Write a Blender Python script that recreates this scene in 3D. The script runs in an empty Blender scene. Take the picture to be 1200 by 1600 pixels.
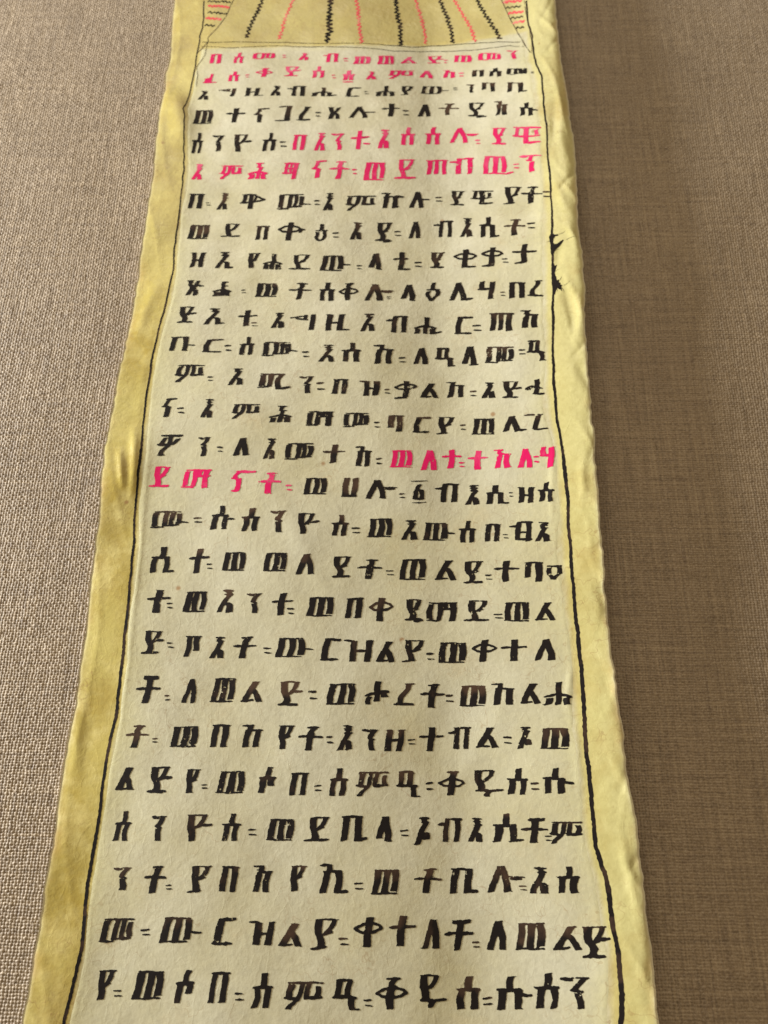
import bpy, math, random
import numpy as np
from mathutils import Vector

MM = 0.001
SC = bpy.context.scene
COL = SC.collection

# ------------------------------------------------------------------ camera
cam_d = bpy.data.cameras.new('camera')
cam = bpy.data.objects.new('camera', cam_d); COL.objects.link(cam)
PITCH = math.atan2(3203, 1400)
cam.location = (0, -214 * math.cos(PITCH) * MM, 214 * math.sin(PITCH) * MM)
cam.rotation_euler = (math.pi / 2 - PITCH, 0, 0)
cam_d.sensor_fit = 'VERTICAL'; cam_d.sensor_height = 36.0; cam_d.lens = 31.5
cam_d.clip_start = .005; cam_d.clip_end = 20
cam_d.dof.use_dof = True; cam_d.dof.focus_distance = .190; cam_d.dof.aperture_fstop = 27
SC.camera = cam

# ------------------------------------------------------------------ light
world = bpy.data.worlds.new('World'); SC.world = world; world.use_nodes = True
bg = world.node_tree.nodes['Background']
bg.inputs['Color'].default_value = (1.0, .79, .53, 1); bg.inputs['Strength'].default_value = .31

def area(name, loc, target, sx, sy, energy, color):
    d = bpy.data.lights.new(name, 'AREA'); d.shape = 'RECTANGLE'; d.size = sx; d.size_y = sy
    d.energy = energy; d.color = color
    o = bpy.data.objects.new(name, d); COL.objects.link(o); o.location = loc
    o.rotation_euler = (Vector(target) - Vector(loc)).to_track_quat('-Z', 'Y').to_euler()
    return o
area('window_light', (-.53, .10, .112), (0, .0, 0), .34, .10, 7.2, (.95, .98, 1.0))
area('ceiling_light', (-.22, 1.0, .86), (0, .08, 0), .6, .45, 3.2, (1.0, .90, .72))

SC.view_settings.view_transform = 'Standard'; SC.view_settings.look = 'None'
SC.view_settings.exposure = 0.36; SC.view_settings.gamma = 1.0
try: SC.view_settings.use_curve_mapping = False
except Exception: pass
SC.cycles.max_bounces = 6

# ------------------------------------------------------------------ data (millimetres)
# ---- relief of the lying scroll, millimetres (x across, y along) ----
def _ss(a, b, x):
    t = np.clip((x - a) / (b - a), 0, 1)
    return t * t * (3 - 2 * t)
CREASES = [  # (x0,y0, x1,y1, height, sigma): small folds and dents of the skin
    (45.5, 62, 49.5, 44, -.55, 1.5), (50.5, 60, 47.5, 40, .5, 1.3), (48, 40, 52, 22, -.5, 1.5),
    (47.5, 12, 46.0, -2, .45, 1.1), (50.5, -4, 48.5, -22, .5, 1.3), (47.5, -18, 50.5, -34, -.45, 1.4),
    (51.0, -34, 47.2, -50, .5, 1.3), (49.6, -50, 51.5, -66, -.55, 1.2), (46.6, -72, 50.5, -92, .5, 1.3),
    (50.5, -84, 48.5, -106, -.5, 1.2), (44.6, 100, 49.5, 82, .45, 1.4), (49.5, 128, 46.5, 108, -.4, 1.6),
    (49, 84, 50.6, 66, .4, 1.2), (47, 74, 45.8, 66, -.35, 1.2), (52, 20, 48.5, 8, -.5, 1.2),
    (-62.5, 24, -60.2, 2, .42, .9), (-64.3, 18, -63.2, 4, .35, .7), (-63.5, 140, -57.5, 112, .7, 3.2),
    (-60.5, 70, -64, 46, .25, 1.6), (-66, -44, -63.8, -66, .25, 1.4),
    (40.3, -38, 39.2, -50, .18, .55), (39.2, -50, 40.6, -66, .16, .5), (40, 16, 39.4, -8, .16, .6),
    (-57.4, 30, -57.0, -60, .10, .45), (-30, 10, -8, -30, .10, 2.0), (10, -70, 30, -40, .10, 2.2),
]
def surf(x, y):
    x = np.asarray(x, float); y = np.asarray(y, float)
    z = .5 + 1.5 * np.exp(-((x + 2) / 44.) ** 2)
    r = _ss(12, 56, x) + .25 * _ss(38, 54, x)
    z = z + r * (6.8 + .25 * np.sin(y / 10.5 + .6) + .18 * np.sin(y / 5.3 + 2.1 + x * .12)) - 1.3 * _ss(49.5, 54.5, x)
    lft = _ss(-52, -68, x)
    z = z + lft * (.35 + .22 * np.sin(y / 15. + 1.2) + .15 * np.sin(y / 6.1 + .4 - x * .2))
    z = z + .13 * np.sin(x / 6.3 + y / 17.) + .06 * np.sin(y / 7.7 - x / 11. + 1.) + .035 * np.sin(x / 2.9 - y / 4.1) + .02 * np.sin(x / 1.9 + y / 2.6 + 2)
    for (x0, y0, x1, y1, h, s) in CREASES:
        if x0 > 42: h = h * .62; s = s * .75
        dx, dy = x1 - x0, y1 - y0; L2 = dx * dx + dy * dy; L = math.sqrt(L2)
        t = np.clip(((x - x0) * dx + (y - y0) * dy) / L2, -.2, 1.2)
        bend = np.sin(t * 3.0 + x0) * .6
        d = ((x - x0) * dy - (y - y0) * dx) / L + bend
        z = z + h * np.exp(-(d / s) ** 2) * np.exp(-((t - .5) / .36) ** 4)
    # sharp-sided folds of the curled right margin
    f = np.abs(np.sin(y / 8.3 + x * .33 + 1.1 * np.sin(y / 13.)))
    z = z + _ss(44.5, 49, x) * .26 * (1 - f) ** 5 * (1 - .6 * _ss(51, 54.5, x))
    f = np.abs(np.sin(y / 14.1 - x * .26 + 1.4 * np.sin(y / 9. + 2)))
    z = z - _ss(45, 50, x) * .26 * (1 - f) ** 5
    f = np.abs(np.sin(y / 21. + x * .4 + 1.3 * np.sin(y / 15.)))
    z = z + _ss(-58, -63, x) * .10 * (1 - f) ** 3
    f = np.abs(np.sin(x * .85 + y / 12. + 1.2 * np.sin(y / 7.5) + .5 * np.sin(y / 3.1)))
    z = z + _ss(44, 47, x) * .13 * (1 - f) ** 6 * (.5 + .5 * np.sin(y / 9. + x / 3.)) - _ss(45, 48, x) * .06 * np.abs(np.sin(y / 2.9 + x * .7 + np.sin(y / 5.)))
    return z

LINES = [
 (1, 'p', [
  ('በ',-53.12,148.44,-49.77,148.31,-49.46,152.29,-52.82,152.38),
  ('ስ',-45.76,148.4,-42.99,148.34,-42.65,152.8,-45.44,152.85),
  ('መ',-40.11,149.95,-33.24,149.89,-33.04,152.44,-39.95,152.53),
  (':',-31.12,150.24,-29.71,150.22,-29.77,151.63,-31.19,151.66),
  ('አ',-26.15,149.37,-22.91,149.23,-22.7,152.2,-25.95,152.32),
  ('ብ',-18.71,148.07,-14.02,147.81,-13.75,151.45,-18.46,151.72),
  (':',-12.3,147.9,-10.89,147.87,-10.92,149.52,-12.33,149.55),
  ('ወ',-9.19,146.93,-4.21,146.79,-3.98,149.87,-8.99,150.01),
  ('ወ',-2.05,146.54,3.09,146.72,3.35,150.25,-1.81,150.08),
  ('ል',5.13,147.22,9.83,147.4,10.04,150.18,5.32,149.96),
  ('ድ',13.02,147.5,17.82,147.24,18.05,150.29,13.24,150.67),
  (':',18.01,147.36,19.4,147.17,19.44,148.63,18.05,148.82),
  ('ወ',21.08,147.35,26.4,146.28,26.6,148.98,21.25,150.01),
  ('መ',28.36,146.53,34.94,144.66,35.17,147.69,28.56,149.53),
  ('ን',36.66,144.97,39.69,144.25,39.95,147.71,36.91,148.44),
 ]),
 (2, 'p', [
  ('ፈ',-54.56,140.34,-50.49,140.23,-50.19,143.96,-54.28,144.08),
  ('ሰ',-46.88,140.89,-43.85,140.7,-43.56,144.77,-46.59,144.87),
  (':',-41.8,142.11,-40.56,142.09,-40.64,143.41,-41.88,143.44),
  ('ቅ',-38.73,142.44,-33.76,142.36,-33.5,145.91,-38.49,145.94),
  ('ድ',-30.14,142.56,-25.29,142.4,-24.99,146.45,-29.88,146.66),
  ('ሰ',-21.62,141.63,-18.23,141.54,-17.88,146.12,-21.3,146.27),
  (':',-15.64,141.1,-14.46,141.06,-14.5,142.71,-15.68,142.76),
  ('ሰ_',-12.43,139.3,-9.17,139.1,-8.8,144.03,-12.08,144.17),
  ('አ',-5.47,140.3,-2.46,140.34,-2.22,143.56,-5.25,143.58),
  ('ም',1.11,140.77,8.65,141.07,8.91,144.45,1.33,144.07),
  ('ላ',10.61,141.14,14.66,141.18,14.91,144.43,10.84,144.42),
  ('ክ',17.48,141.42,21.21,141,21.43,144.02,17.69,144.5),
  (':',22.33,141.09,23.83,140.77,23.89,142.6,22.39,142.92),
 ]),
 (2, 'k', [
  ('በ',26.18,140.32,29.6,139.39,29.79,141.93,26.36,142.86),
  ('ስ',31.2,139.12,34.64,138.23,34.86,141.35,31.41,142.28),
  ('መ',36.14,138.55,41.95,136.74,42.13,139.2,36.3,140.97),
  (':',43.01,136.83,43.83,136.51,43.88,137.27,43.06,137.59),
 ]),
 (3, 'k', [
  ('አ',-55.63,133.7,-52.3,133.57,-52.04,137.04,-55.38,137.15),
  ('ግ',-49.64,134.84,-44.53,134.58,-44.29,137.67,-49.43,138),
  ('ዚ',-41.45,134.59,-36.19,134.46,-35.96,137.71,-41.23,137.76),
  ('አ',-33.98,134.41,-30.75,134.3,-30.46,138.42,-33.71,138.53),
  ('ብ',-28.93,134.09,-23.76,134.07,-23.44,138.28,-28.66,138.37),
  ('ሔ',-21.41,134.07,-14.21,133.79,-13.94,137.26,-21.17,137.5),
  ('ር',-11.3,133.47,-7.4,133.39,-7.11,136.96,-11.04,137.13),
  (':',-6.09,134.26,-4.63,134.24,-4.64,135.53,-6.1,135.54),
  ('ሐ',-2.42,133.54,2.9,133.61,3.22,137.8,-2.13,137.69),
  ('ያ',4.89,133.99,8.56,134.08,8.84,137.82,5.14,137.69),
  ('ው',11.01,134.94,18.94,134.78,19.18,137.87,11.22,138.09),
  (':',20.43,135.87,21.87,135.64,21.91,136.9,20.47,137.12),
  ('ን',24.4,134.21,26.66,133.72,26.89,136.85,24.63,137.42),
  ('ባ',28.72,133.72,32.51,132.76,32.75,136.03,28.94,137.01),
  ('ቢ',36.03,131.71,41.37,130.17,41.61,133.69,36.26,135.34),
 ]),
 (4, 'k', [
  ('ወ',-56.02,123.73,-50.65,123.91,-50.22,129.26,-55.73,129.44),
  ('ተ',-46.6,124.06,-41.36,123.77,-40.91,129.66,-46.17,129.85),
  ('ና',-38.44,123.76,-34.44,123.59,-34.02,129.19,-38.05,129.37),
  ('ጋ',-31.85,124.07,-27.59,124.11,-27.13,130.07,-31.44,130.1),
  ('ረ',-25.58,124.24,-22.03,124.17,-21.61,129.79,-25.18,129.8),
  (':',-20.11,125.63,-18.55,125.61,-18.61,127.75,-20.17,127.78),
  ('ጸ',-16.78,124.75,-12.93,124.7,-12.56,129.31,-16.44,129.47),
  ('ሉ',-10.4,125.15,-2.93,124.99,-2.58,129.35,-10.09,129.46),
  ('ተ',-0.69,125.44,4.22,125.41,4.61,130.48,-0.34,130.42),
  (':',5.5,125.58,7.1,125.66,7.13,128.37,5.52,128.31),
  ('ለ',9.87,125.65,13.6,125.72,13.99,130.84,10.23,130.66),
  ('ት',16.04,126.32,21.53,125.78,21.88,130.28,16.36,130.99),
  ('ደ.',24.37,124.3,29.51,123.28,29.95,128.98,24.76,130.03),
  ('ከ',31.89,123.79,35.4,122.96,35.77,128,32.25,128.94),
  ('ሱ',39,121.96,43.83,120.61,44.14,125.17,39.29,126.6),
 ]),
 (5, 'k', [
  ('ስ',-55.69,112.38,-53.07,112.44,-52.43,120.45,-55.05,120.31),
  ('ን',-50.17,113.17,-47,113.02,-46.53,119.21,-49.72,119.32),
  ('ዮ',-43.76,112.7,-38.93,112.52,-38.38,119.05,-43.27,119.32),
  ('ስ',-35.06,112.69,-31.64,112.61,-31.09,119.56,-34.54,119.61),
  (':',-30.11,113.84,-28.19,113.78,-28.31,116.44,-30.23,116.5),
 ]),
 (5, 'p', [
  ('በ',-26.48,112.78,-22.96,112.75,-22.51,118.71,-26.06,118.72),
  ('አ',-20.4,112.6,-16.96,112.64,-16.43,119.3,-19.91,119.32),
  ('ን',-15.56,112.81,-11.98,112.7,-11.49,119.11,-15.09,119.12),
  ('ተ',-9.61,112.95,-5.47,112.85,-4.92,119.92,-9.1,120.12),
  (':',-6.3,114.26,-3.92,114.18,-3.95,118.34,-6.34,118.45),
  ('አ',-2.03,113.07,1.37,113.02,1.93,120.21,-1.51,120.23),
  ('ሰ',4.91,114.29,8.46,114.25,9,121.22,5.4,121.12),
  ('ስ',12.05,114.61,15.98,114.66,16.5,121.38,12.54,121.52),
  ('ሎ',18.91,115.15,26.91,114.06,27.37,119.84,19.31,120.98),
  (':',26.03,113.45,27.56,113.18,27.65,115.31,26.12,115.6),
  ('ደ',30.77,112.56,34.45,111.82,34.92,118.07,31.21,118.85),
  ('ዊ',36.43,111.84,43.7,109.94,44.21,116.29,36.85,118.2),
 ]),
 (6, 'p', [
  ('እ',-54.83,102.6,-51.79,102.6,-51.36,108.32,-54.43,108.32),
  ('ም',-47.01,102.71,-40.66,102.52,-40.24,107.49,-46.63,107.67),
  ('ሕ',-38.65,102.42,-33.5,102.18,-33.01,108.14,-38.2,108.41),
  ('ፃ',-28.94,101.99,-24.64,101.93,-24.16,107.97,-28.5,108),
  ('ና',-20.67,102.19,-17,102.09,-16.5,108.83,-20.19,108.82),
  ('ት',-15.51,101.75,-10.31,101.78,-9.78,108.41,-15.04,108.56),
  (':',-9,103.3,-7.74,103.29,-7.77,105.72,-9.04,105.74),
  ('ወ',-5.73,101.25,-0.06,101.12,0.48,107.75,-5.25,107.86),
  ('ይ',3.04,101.56,8.52,101.55,9.1,108.77,3.56,108.77),
  ('ጠ',11.84,103.35,17.72,103.23,18.15,108.6,12.22,108.66),
  ('ብ',18.56,103.29,24.77,102.71,25.24,108.59,18.99,109.37),
  ('ው.',27.89,102.28,35.79,100.72,36.31,107.16,28.32,108.69),
  (':',36.05,102.48,37.68,102.11,37.8,104.2,36.16,104.58),
  ('ፕ',37.9,101.16,43.18,99.64,43.64,105.54,38.31,107.12),
 ]),
 (7, 'k', [
  ('በ',-54.83,91.99,-51.12,92.11,-50.67,97.43,-54.44,97.38),
  (':',-49.78,93.06,-48.48,93.05,-48.58,94.35,-49.88,94.36),
  ('እ',-46.8,91.65,-43.83,91.54,-43.37,97.55,-46.35,97.6),
  ('ሞ',-40.49,91.61,-33.71,91.34,-33.25,96.62,-40.11,96.97),
  ('ሙ',-29.82,90.97,-20.78,90.62,-20.32,96.19,-29.43,96.51),
  (':',-19.53,91.97,-17.88,91.98,-17.95,94.19,-19.61,94.18),
  ('እ',-17.19,90.33,-14.26,90.38,-13.76,96.59,-16.73,96.6),
  ('ም',-10.97,90.26,-2.65,90.26,-2.19,95.64,-10.58,95.71),
  ('ኵ',-1.05,91.26,4.89,91.25,5.33,96.52,-0.66,96.49),
  ('ሉ',6.89,91.25,12.25,91.23,12.74,97.13,7.32,97.12),
  (':',14.13,93.24,16.33,93.17,16.39,95.26,14.18,95.32),
  ('ደ',18.36,91.9,21.99,91.63,22.41,96.8,18.75,97.11),
  ('ዊ',24.04,91.68,29.67,90.8,30.09,95.9,24.4,96.71),
  ('ያ',32.92,90.25,37.39,89.46,37.88,95.62,33.39,96.56),
  ('ት',37.55,90.02,42.8,88.66,43.25,94.38,37.96,95.79),
  (':',43.08,90.51,45.07,89.87,45.25,92.36,43.25,93.03),
 ]),
 (8, 'k', [
  ('ወ',-53.97,81.27,-48.25,81.17,-47.87,86.16,-53.62,86.19),
  ('ይ',-44.8,81.91,-39.93,81.84,-39.54,86.41,-44.47,86.56),
  ('በ',-35.3,80.63,-31.99,80.48,-31.59,85.35,-34.94,85.53),
  ('ቁ',-29.23,80.08,-22.11,79.86,-21.57,86.12,-28.76,86.32),
  ('ዕ',-19.27,79.43,-15.68,79.37,-15.18,85.49,-18.8,85.52),
  (':',-14.02,80.59,-12.36,80.58,-12.4,82.87,-14.08,82.88),
  ('አ',-9.51,80.17,-6,80.28,-5.51,86.11,-9.06,86.1),
  ('ደ.',-2.42,79.32,2.08,79.29,2.64,86.13,-1.9,86.09),
  (':',2.77,81.36,4.64,81.35,4.66,83.36,2.78,83.38),
  ('ለ',6.7,80.73,9.82,80.7,10.3,86.52,7.15,86.53),
  ('ብ',13.57,81.06,18.38,80.8,18.86,86.5,14,86.78),
  ('እ',20.57,80.66,23.93,80.19,24.46,86.68,21.07,87.1),
  ('ሲ',25.96,79.78,30.94,79.06,31.52,85.97,26.49,86.81),
  ('ት',32.48,79.53,37.61,78.6,38.09,84.14,32.89,85),
  (':',38.32,80.64,40.56,80.16,40.74,82.6,38.49,83.12),
 ]),
 (9, 'k', [
  ('ዘ',-52.63,71.55,-48.84,71.58,-48.44,76.44,-52.28,76.47),
  ('ኢ',-45.7,71.2,-40.92,71.11,-40.49,76.57,-45.29,76.59),
  ('የ',-37.11,71.05,-33.98,70.99,-33.54,76.02,-36.72,76.17),
  ('ሐ',-32.63,70.64,-27.81,70.49,-27.36,75.58,-32.22,75.7),
  ('ይ',-25.48,70.31,-20,70.11,-19.57,75.04,-25.09,75.25),
  ('ው',-17.18,69.6,-9.3,69.63,-8.85,74.76,-16.8,74.71),
  (':',-7.45,70.06,-5.81,70.05,-5.83,71.72,-7.47,71.72),
  ('ላ',-4.27,69.95,-0.73,69.99,-0.26,75.71,-3.83,75.71),
  ('ቲ',2.34,69.92,6.76,69.94,7.27,75.95,2.8,75.92),
  (':',8.01,70.81,10.23,70.82,10.27,72.89,8.04,72.88),
  ('ደ',12.26,70.63,15.86,70.46,16.3,75.75,12.67,75.94),
  ('ቂ',18.68,70.4,24.27,69.85,24.76,75.77,19.14,76.47),
  ('ቃ',26.1,69.9,31.27,69.08,31.8,75.44,26.57,76.22),
  (':',31.3,70.22,32.97,69.95,33.06,71.68,31.39,71.95),
  ('ታ',34.12,69.48,39.92,68.56,40.43,74.91,34.61,76.02),
 ]),
 (10, 'k', [
  ('ጽ',-53.15,62.35,-48.45,62.28,-48.04,67.16,-52.77,67.18),
  ('ሕ',-45.5,61.96,-40.89,61.98,-40.48,66.7,-45.15,66.77),
  (':',-38.02,62.78,-36.61,62.77,-36.69,64.09,-38.1,64.1),
  ('ወ',-34.22,61.68,-28.53,61.55,-28.13,65.98,-33.87,66.12),
  ('ት',-25.38,60.64,-19.65,60.46,-19.19,65.67,-24.97,65.83),
  ('ስ',-17.04,59.98,-13.52,59.89,-13.03,65.78,-16.58,65.83),
  ('ቅ',-12.11,60.01,-7.24,59.94,-6.78,65.55,-11.69,65.55),
  ('ሎ',-5.26,59.86,2.08,59.97,2.55,65.39,-4.85,65.27),
  (':',0.44,60.36,2.07,60.37,2.07,61.34,0.44,61.32),
  ('ላ',4.38,59.82,8.18,59.86,8.64,65.29,4.81,65.31),
  ('ዕ',10.78,59.7,14.58,59.66,15.1,65.76,11.26,65.83),
  ('ሊ',17.13,59.9,23.11,59.35,23.61,65.15,17.57,65.74),
  ('ሃ',24.75,59.53,28.87,58.99,29.35,64.73,25.2,65.3),
  (':',30.32,59.65,31.8,59.48,31.89,61.14,30.41,61.32),
  ('በ',32.54,58.95,36.43,58.46,36.81,63.33,32.9,63.88),
  ('ረ',37.32,58.89,40.87,58.29,41.25,63.16,37.67,63.77),
 ]),
 (11, 'k', [
  ('ድ',-54.34,53.52,-49.8,53.42,-49.36,58.62,-53.92,58.68),
  ('ኢ',-47.23,53.02,-42.04,53.02,-41.6,58.01,-46.83,58.01),
  ('ተ',-38.45,52.45,-33.79,52.4,-33.35,57.42,-38.07,57.49),
  (':',-34.67,52.25,-33.06,52.22,-33.14,53.67,-34.76,53.7),
  ('አ',-29.67,51.77,-26.05,51.69,-25.64,56.38,-29.29,56.45),
  ('ግ',-24.72,50.95,-18.21,50.72,-17.75,55.84,-24.32,56.08),
  ('ዚ',-15.39,50.38,-9.22,50.3,-8.76,55.46,-14.99,55.58),
  ('አ',-6.37,50.14,-2.4,50.13,-1.92,55.71,-5.93,55.63),
  ('ብ',0.37,49.77,5.67,49.89,6.12,55.04,0.78,55.02),
  ('ሔ',7.66,49.51,14.72,49.6,15.18,54.76,8.06,54.69),
  ('ር',18.35,49.29,22.35,48.9,22.81,54.29,18.78,54.69),
  (':',22.86,49.59,25.08,49.35,25.18,51.67,22.94,51.91),
  ('ጠ',27,49.46,32.85,48.68,33.33,54.11,27.41,54.83),
  ('ክ',34.8,49.33,39.18,48.78,39.66,54.21,35.25,54.82),
 ]),
 (12, 'k', [
  ('ቡ',-55.52,45.03,-49.16,44.94,-48.75,49.2,-55.18,49.34),
  ('ር',-46.81,44.36,-42,44.28,-41.65,48.37,-46.48,48.38),
  (':',-41.09,44.54,-39.28,44.51,-39.43,46.69,-41.26,46.72),
  ('ስ',-37.2,43.41,-33.92,43.37,-33.46,48.91,-36.77,48.94),
  ('ሙ',-31.39,43.09,-22.53,42.9,-22.14,47.2,-31.07,47.42),
  (':',-21.04,42.31,-19.14,42.26,-19.22,44.4,-21.12,44.45),
  ('እ',-16.94,41.01,-12.83,40.95,-12.37,46,-16.53,46.1),
  ('ስ',-10.78,40.91,-6.41,40.81,-5.91,46.6,-10.32,46.61),
  ('ከ',-2.99,40.19,1.9,40.28,2.41,46,-2.53,45.94),
  (':',3.73,40.58,5.53,40.63,5.54,42.59,3.74,42.53),
  ('ለ',7.32,40.3,11.16,40.38,11.6,45.39,7.73,45.33),
  ('ዓ',13.01,39.71,17.73,39.58,18.23,45.22,13.46,45.39),
  ('ለ_',19.7,39.73,23.66,39.4,24.15,45.1,20.16,45.5),
  ('መ',25.69,39.77,32.49,38.79,32.95,43.8,26.07,44.76),
  (':',33.87,41.12,35.58,40.89,35.69,42.72,33.98,42.96),
  ('ዓ',35.9,39.18,40.25,38.58,40.8,44.72,36.39,45.3),
 ]),
 (13, 'k', [
  ('ም',-53.47,35.57,-46.25,35.35,-45.78,40.61,-53.04,40.76),
  (':',-44.83,35.57,-43.25,35.53,-43.37,37.1,-44.95,37.15),
  ('አ',-39.59,34.42,-35.66,34.4,-35.23,39.4,-39.19,39.4),
  ('ሚ',-31.93,32.92,-24.01,32.82,-23.56,37.65,-31.56,37.78),
  ('ን',-21.55,31.8,-18.31,31.77,-17.85,36.77,-21.12,36.83),
  (':',-17.05,32.41,-14.92,32.35,-14.99,35.16,-17.13,35.21),
  ('በ',-13.04,31.53,-9.52,31.46,-9.13,35.81,-12.68,35.88),
  ('ዝ',-6.47,30.94,-1.36,30.93,-0.97,35.28,-6.11,35.25),
  (':',0.01,31.34,1.6,31.35,1.6,33.1,0.01,33.08),
  ('ቃ',2.47,29.92,7.8,30,8.27,35.26,2.9,35.2),
  ('ል',9.08,30.27,13.65,30.36,14.05,34.75,9.44,34.65),
  ('ከ',15.35,30.61,19.84,30.41,20.24,34.91,15.73,35.15),
  (':',21.38,30.38,23.11,30.21,23.19,32.15,21.46,32.32),
  ('አ',24.25,29.73,27.71,29.35,28.1,33.74,24.62,34.17),
  ('ድ',29.24,29.18,33.65,28.64,34.06,33.35,29.62,33.95),
  ('ሓ',34.88,29.32,39.07,28.75,39.47,33.25,35.23,33.81),
 ]),
 (14, 'k', [
  ('ና',-55.86,25.5,-52.74,25.45,-52.27,30.9,-55.43,30.97),
  (':',-51.7,26.28,-49.92,26.24,-50.1,28.26,-51.89,28.32),
  ('እ',-45.98,25.13,-42.75,25.06,-42.28,30.36,-45.52,30.4),
  ('ም',-38.24,24.63,-31.33,24.53,-30.94,28.77,-37.9,28.87),
  ('ሕ',-28.56,23.55,-23.31,23.58,-22.87,28.26,-28.17,28.27),
  ('ማ',-19.37,22.52,-13.09,22.45,-12.71,26.5,-19.03,26.61),
  ('መ',-10.13,22.03,-3.89,21.91,-3.51,26.01,-9.79,26.05),
  (':',-2.59,21.64,-0.95,21.63,-0.95,23.63,-2.6,23.64),
  ('ባ',0.87,20.63,4.3,20.65,4.72,25.26,1.26,25.26),
  ('ር',7.18,20.33,11.07,20.41,11.48,24.92,7.56,24.82),
  ('ያ',12.89,19.94,16.99,19.87,17.45,24.83,13.31,24.94),
  (':',18.74,20.86,20.02,20.79,20.09,22.67,18.8,22.75),
  ('ወ',21.56,19.61,26.99,19.17,27.38,23.54,21.93,24.05),
  ('ሊ',28.88,19.79,34.32,19.11,34.73,23.52,29.23,24.17),
  ('ጊ',34.05,19.39,39.28,18.81,39.69,23.37,34.44,24.05),
 ]),
 (15, 'k', [
  ('ዎ',-55.87,14.71,-50.29,14.72,-49.72,20.44,-55.4,20.51),
  ('ን',-46.06,14.37,-43.31,14.31,-42.81,19.64,-45.59,19.72),
  (':',-40.86,15.24,-39.43,15.21,-39.56,16.94,-40.99,16.98),
  ('ለ',-36.94,14.42,-33.12,14.4,-32.67,19.28,-36.51,19.29),
  ('አ',-29.68,13.5,-26.6,13.47,-26.1,18.96,-29.2,18.98),
  ('መ',-24.18,13.09,-17.59,13.09,-17.15,17.7,-23.8,17.74),
  ('ተ',-15,12.25,-9.91,12.15,-9.45,17.12,-14.58,17.18),
  ('ከ',-7.38,11.21,-3.53,11.17,-3.03,16.58,-6.92,16.67),
  (':',-2.04,11.55,-0.5,11.53,-0.5,13.58,-2.04,13.6),
 ]),
 (15, 'p', [
  ('ወ',1.38,10.74,6.68,10.74,7.13,15.5,1.78,15.45),
  ('ለ',8.68,10.07,12.8,10.11,13.32,15.65,9.15,15.61),
  ('ተ',13.94,10.61,18.22,10.57,18.7,15.66,14.38,15.75),
  (':',18.1,10.76,19.49,10.72,19.55,12.33,18.15,12.38),
  ('ተ',20.25,10.11,24.64,9.8,25.11,14.88,20.68,15.22),
  ('ክ',26.26,10.12,30.08,9.73,30.53,14.65,26.68,15.08),
  ('ለ',31.94,9.63,35.35,9.27,35.79,14.32,32.36,14.73),
  (':',35.54,10.34,36.78,10.2,36.92,12.35,35.67,12.49),
  ('ሃ',37.05,9.22,40.21,8.77,40.74,14.35,37.51,14.73),
 ]),
 (16, 'p', [
  ('ይ',-56.53,6.16,-52.05,6.19,-51.53,11.69,-56.05,11.64),
  ('ማ',-48.79,5.91,-42.48,5.8,-41.99,10.69,-48.36,10.85),
  ('ኖ',-37.05,4.76,-31.71,4.64,-31.17,10.35,-36.55,10.43),
  ('ት',-30.28,4.04,-25.29,3.98,-24.77,9.66,-29.8,9.69),
  (':',-23.54,4.67,-22.07,4.68,-22.15,6.6,-23.63,6.6),
 ]),
 (16, 'k', [
  ('ወ',-19.31,3.85,-13.76,3.79,-13.35,8.16,-18.94,8.18),
  ('ሀ',-10.07,2.96,-6.5,2.94,-6.02,8.03,-9.62,8.08),
  ('ሎ',-4.38,2.63,2.79,2.57,3.29,7.63,-3.95,7.68),
  (':',3.38,2.57,5.11,2.56,5.12,3.98,3.39,3.99),
  ('፩',6.08,1.29,10.02,1.32,10.59,7.37,6.61,7.32),
  ('ብ',11.99,1.59,17.27,1.59,17.74,6.56,12.42,6.59),
  ('እ',19.14,0.95,22.53,0.78,23,5.84,19.58,6.02),
  ('ሲ',24.14,0.88,29.31,0.52,29.73,5.26,24.55,5.73),
  (':',29.45,2.17,30.7,2.05,30.77,3.44,29.52,3.56),
  ('ዘ',31.45,0.6,34.89,0.23,35.25,4.23,31.77,4.59),
  ('ስ',36.23,0.4,39.34,-0,39.77,4.89,36.64,5.34),
 ]),
 (17, 'k', [
  ('ሙ',-55.11,-4.55,-46.61,-4.55,-46.16,-0.19,-54.76,-0.13),
  (':',-45.25,-3.32,-43.09,-3.35,-43.23,-1.71,-45.38,-1.69),
  ('ሱ',-40.94,-4.92,-35.76,-5.06,-35.17,1,-40.4,1.13),
  ('ሰ',-33.66,-5.57,-29.77,-5.62,-29.2,0.33,-33.14,0.39),
  ('ን',-27.15,-5.96,-23.83,-6.02,-23.3,-0.46,-26.65,-0.41),
  ('ዮ',-20.6,-6.42,-15.75,-6.37,-15.26,-1.18,-20.17,-1.15),
  ('ስ',-12.34,-6.95,-8.91,-6.95,-8.4,-1.56,-11.85,-1.57),
  (':',-7.6,-6.36,-5.56,-6.37,-5.58,-4.67,-7.62,-4.66),
  ('ወ',-3.87,-7.29,1.74,-7.32,2.2,-2.67,-3.46,-2.6),
  ('አ',3.87,-7.91,7.78,-7.9,8.26,-3,4.3,-3.04),
  ('ው',9.11,-8.12,16.23,-8.17,16.68,-3.66,9.49,-3.64),
  ('ስ',17.65,-8.65,20.99,-8.74,21.52,-3.26,18.15,-3.13),
  ('በ',23.38,-8.61,26.74,-8.81,27.16,-4.41,23.77,-4.2),
  (':',27.45,-8.27,28.76,-8.36,28.84,-7,27.53,-6.91),
  ('ቧ',28.97,-8.97,33.85,-9.34,34.31,-4.41,29.41,-3.96),
  ('እ',34.52,-9.39,38.03,-9.67,38.43,-4.97,34.93,-4.61),
 ]),
 (18, 'k', [
  ('ሲ',-54.12,-15.69,-48.85,-15.72,-48.25,-9.3,-53.56,-9.32),
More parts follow.
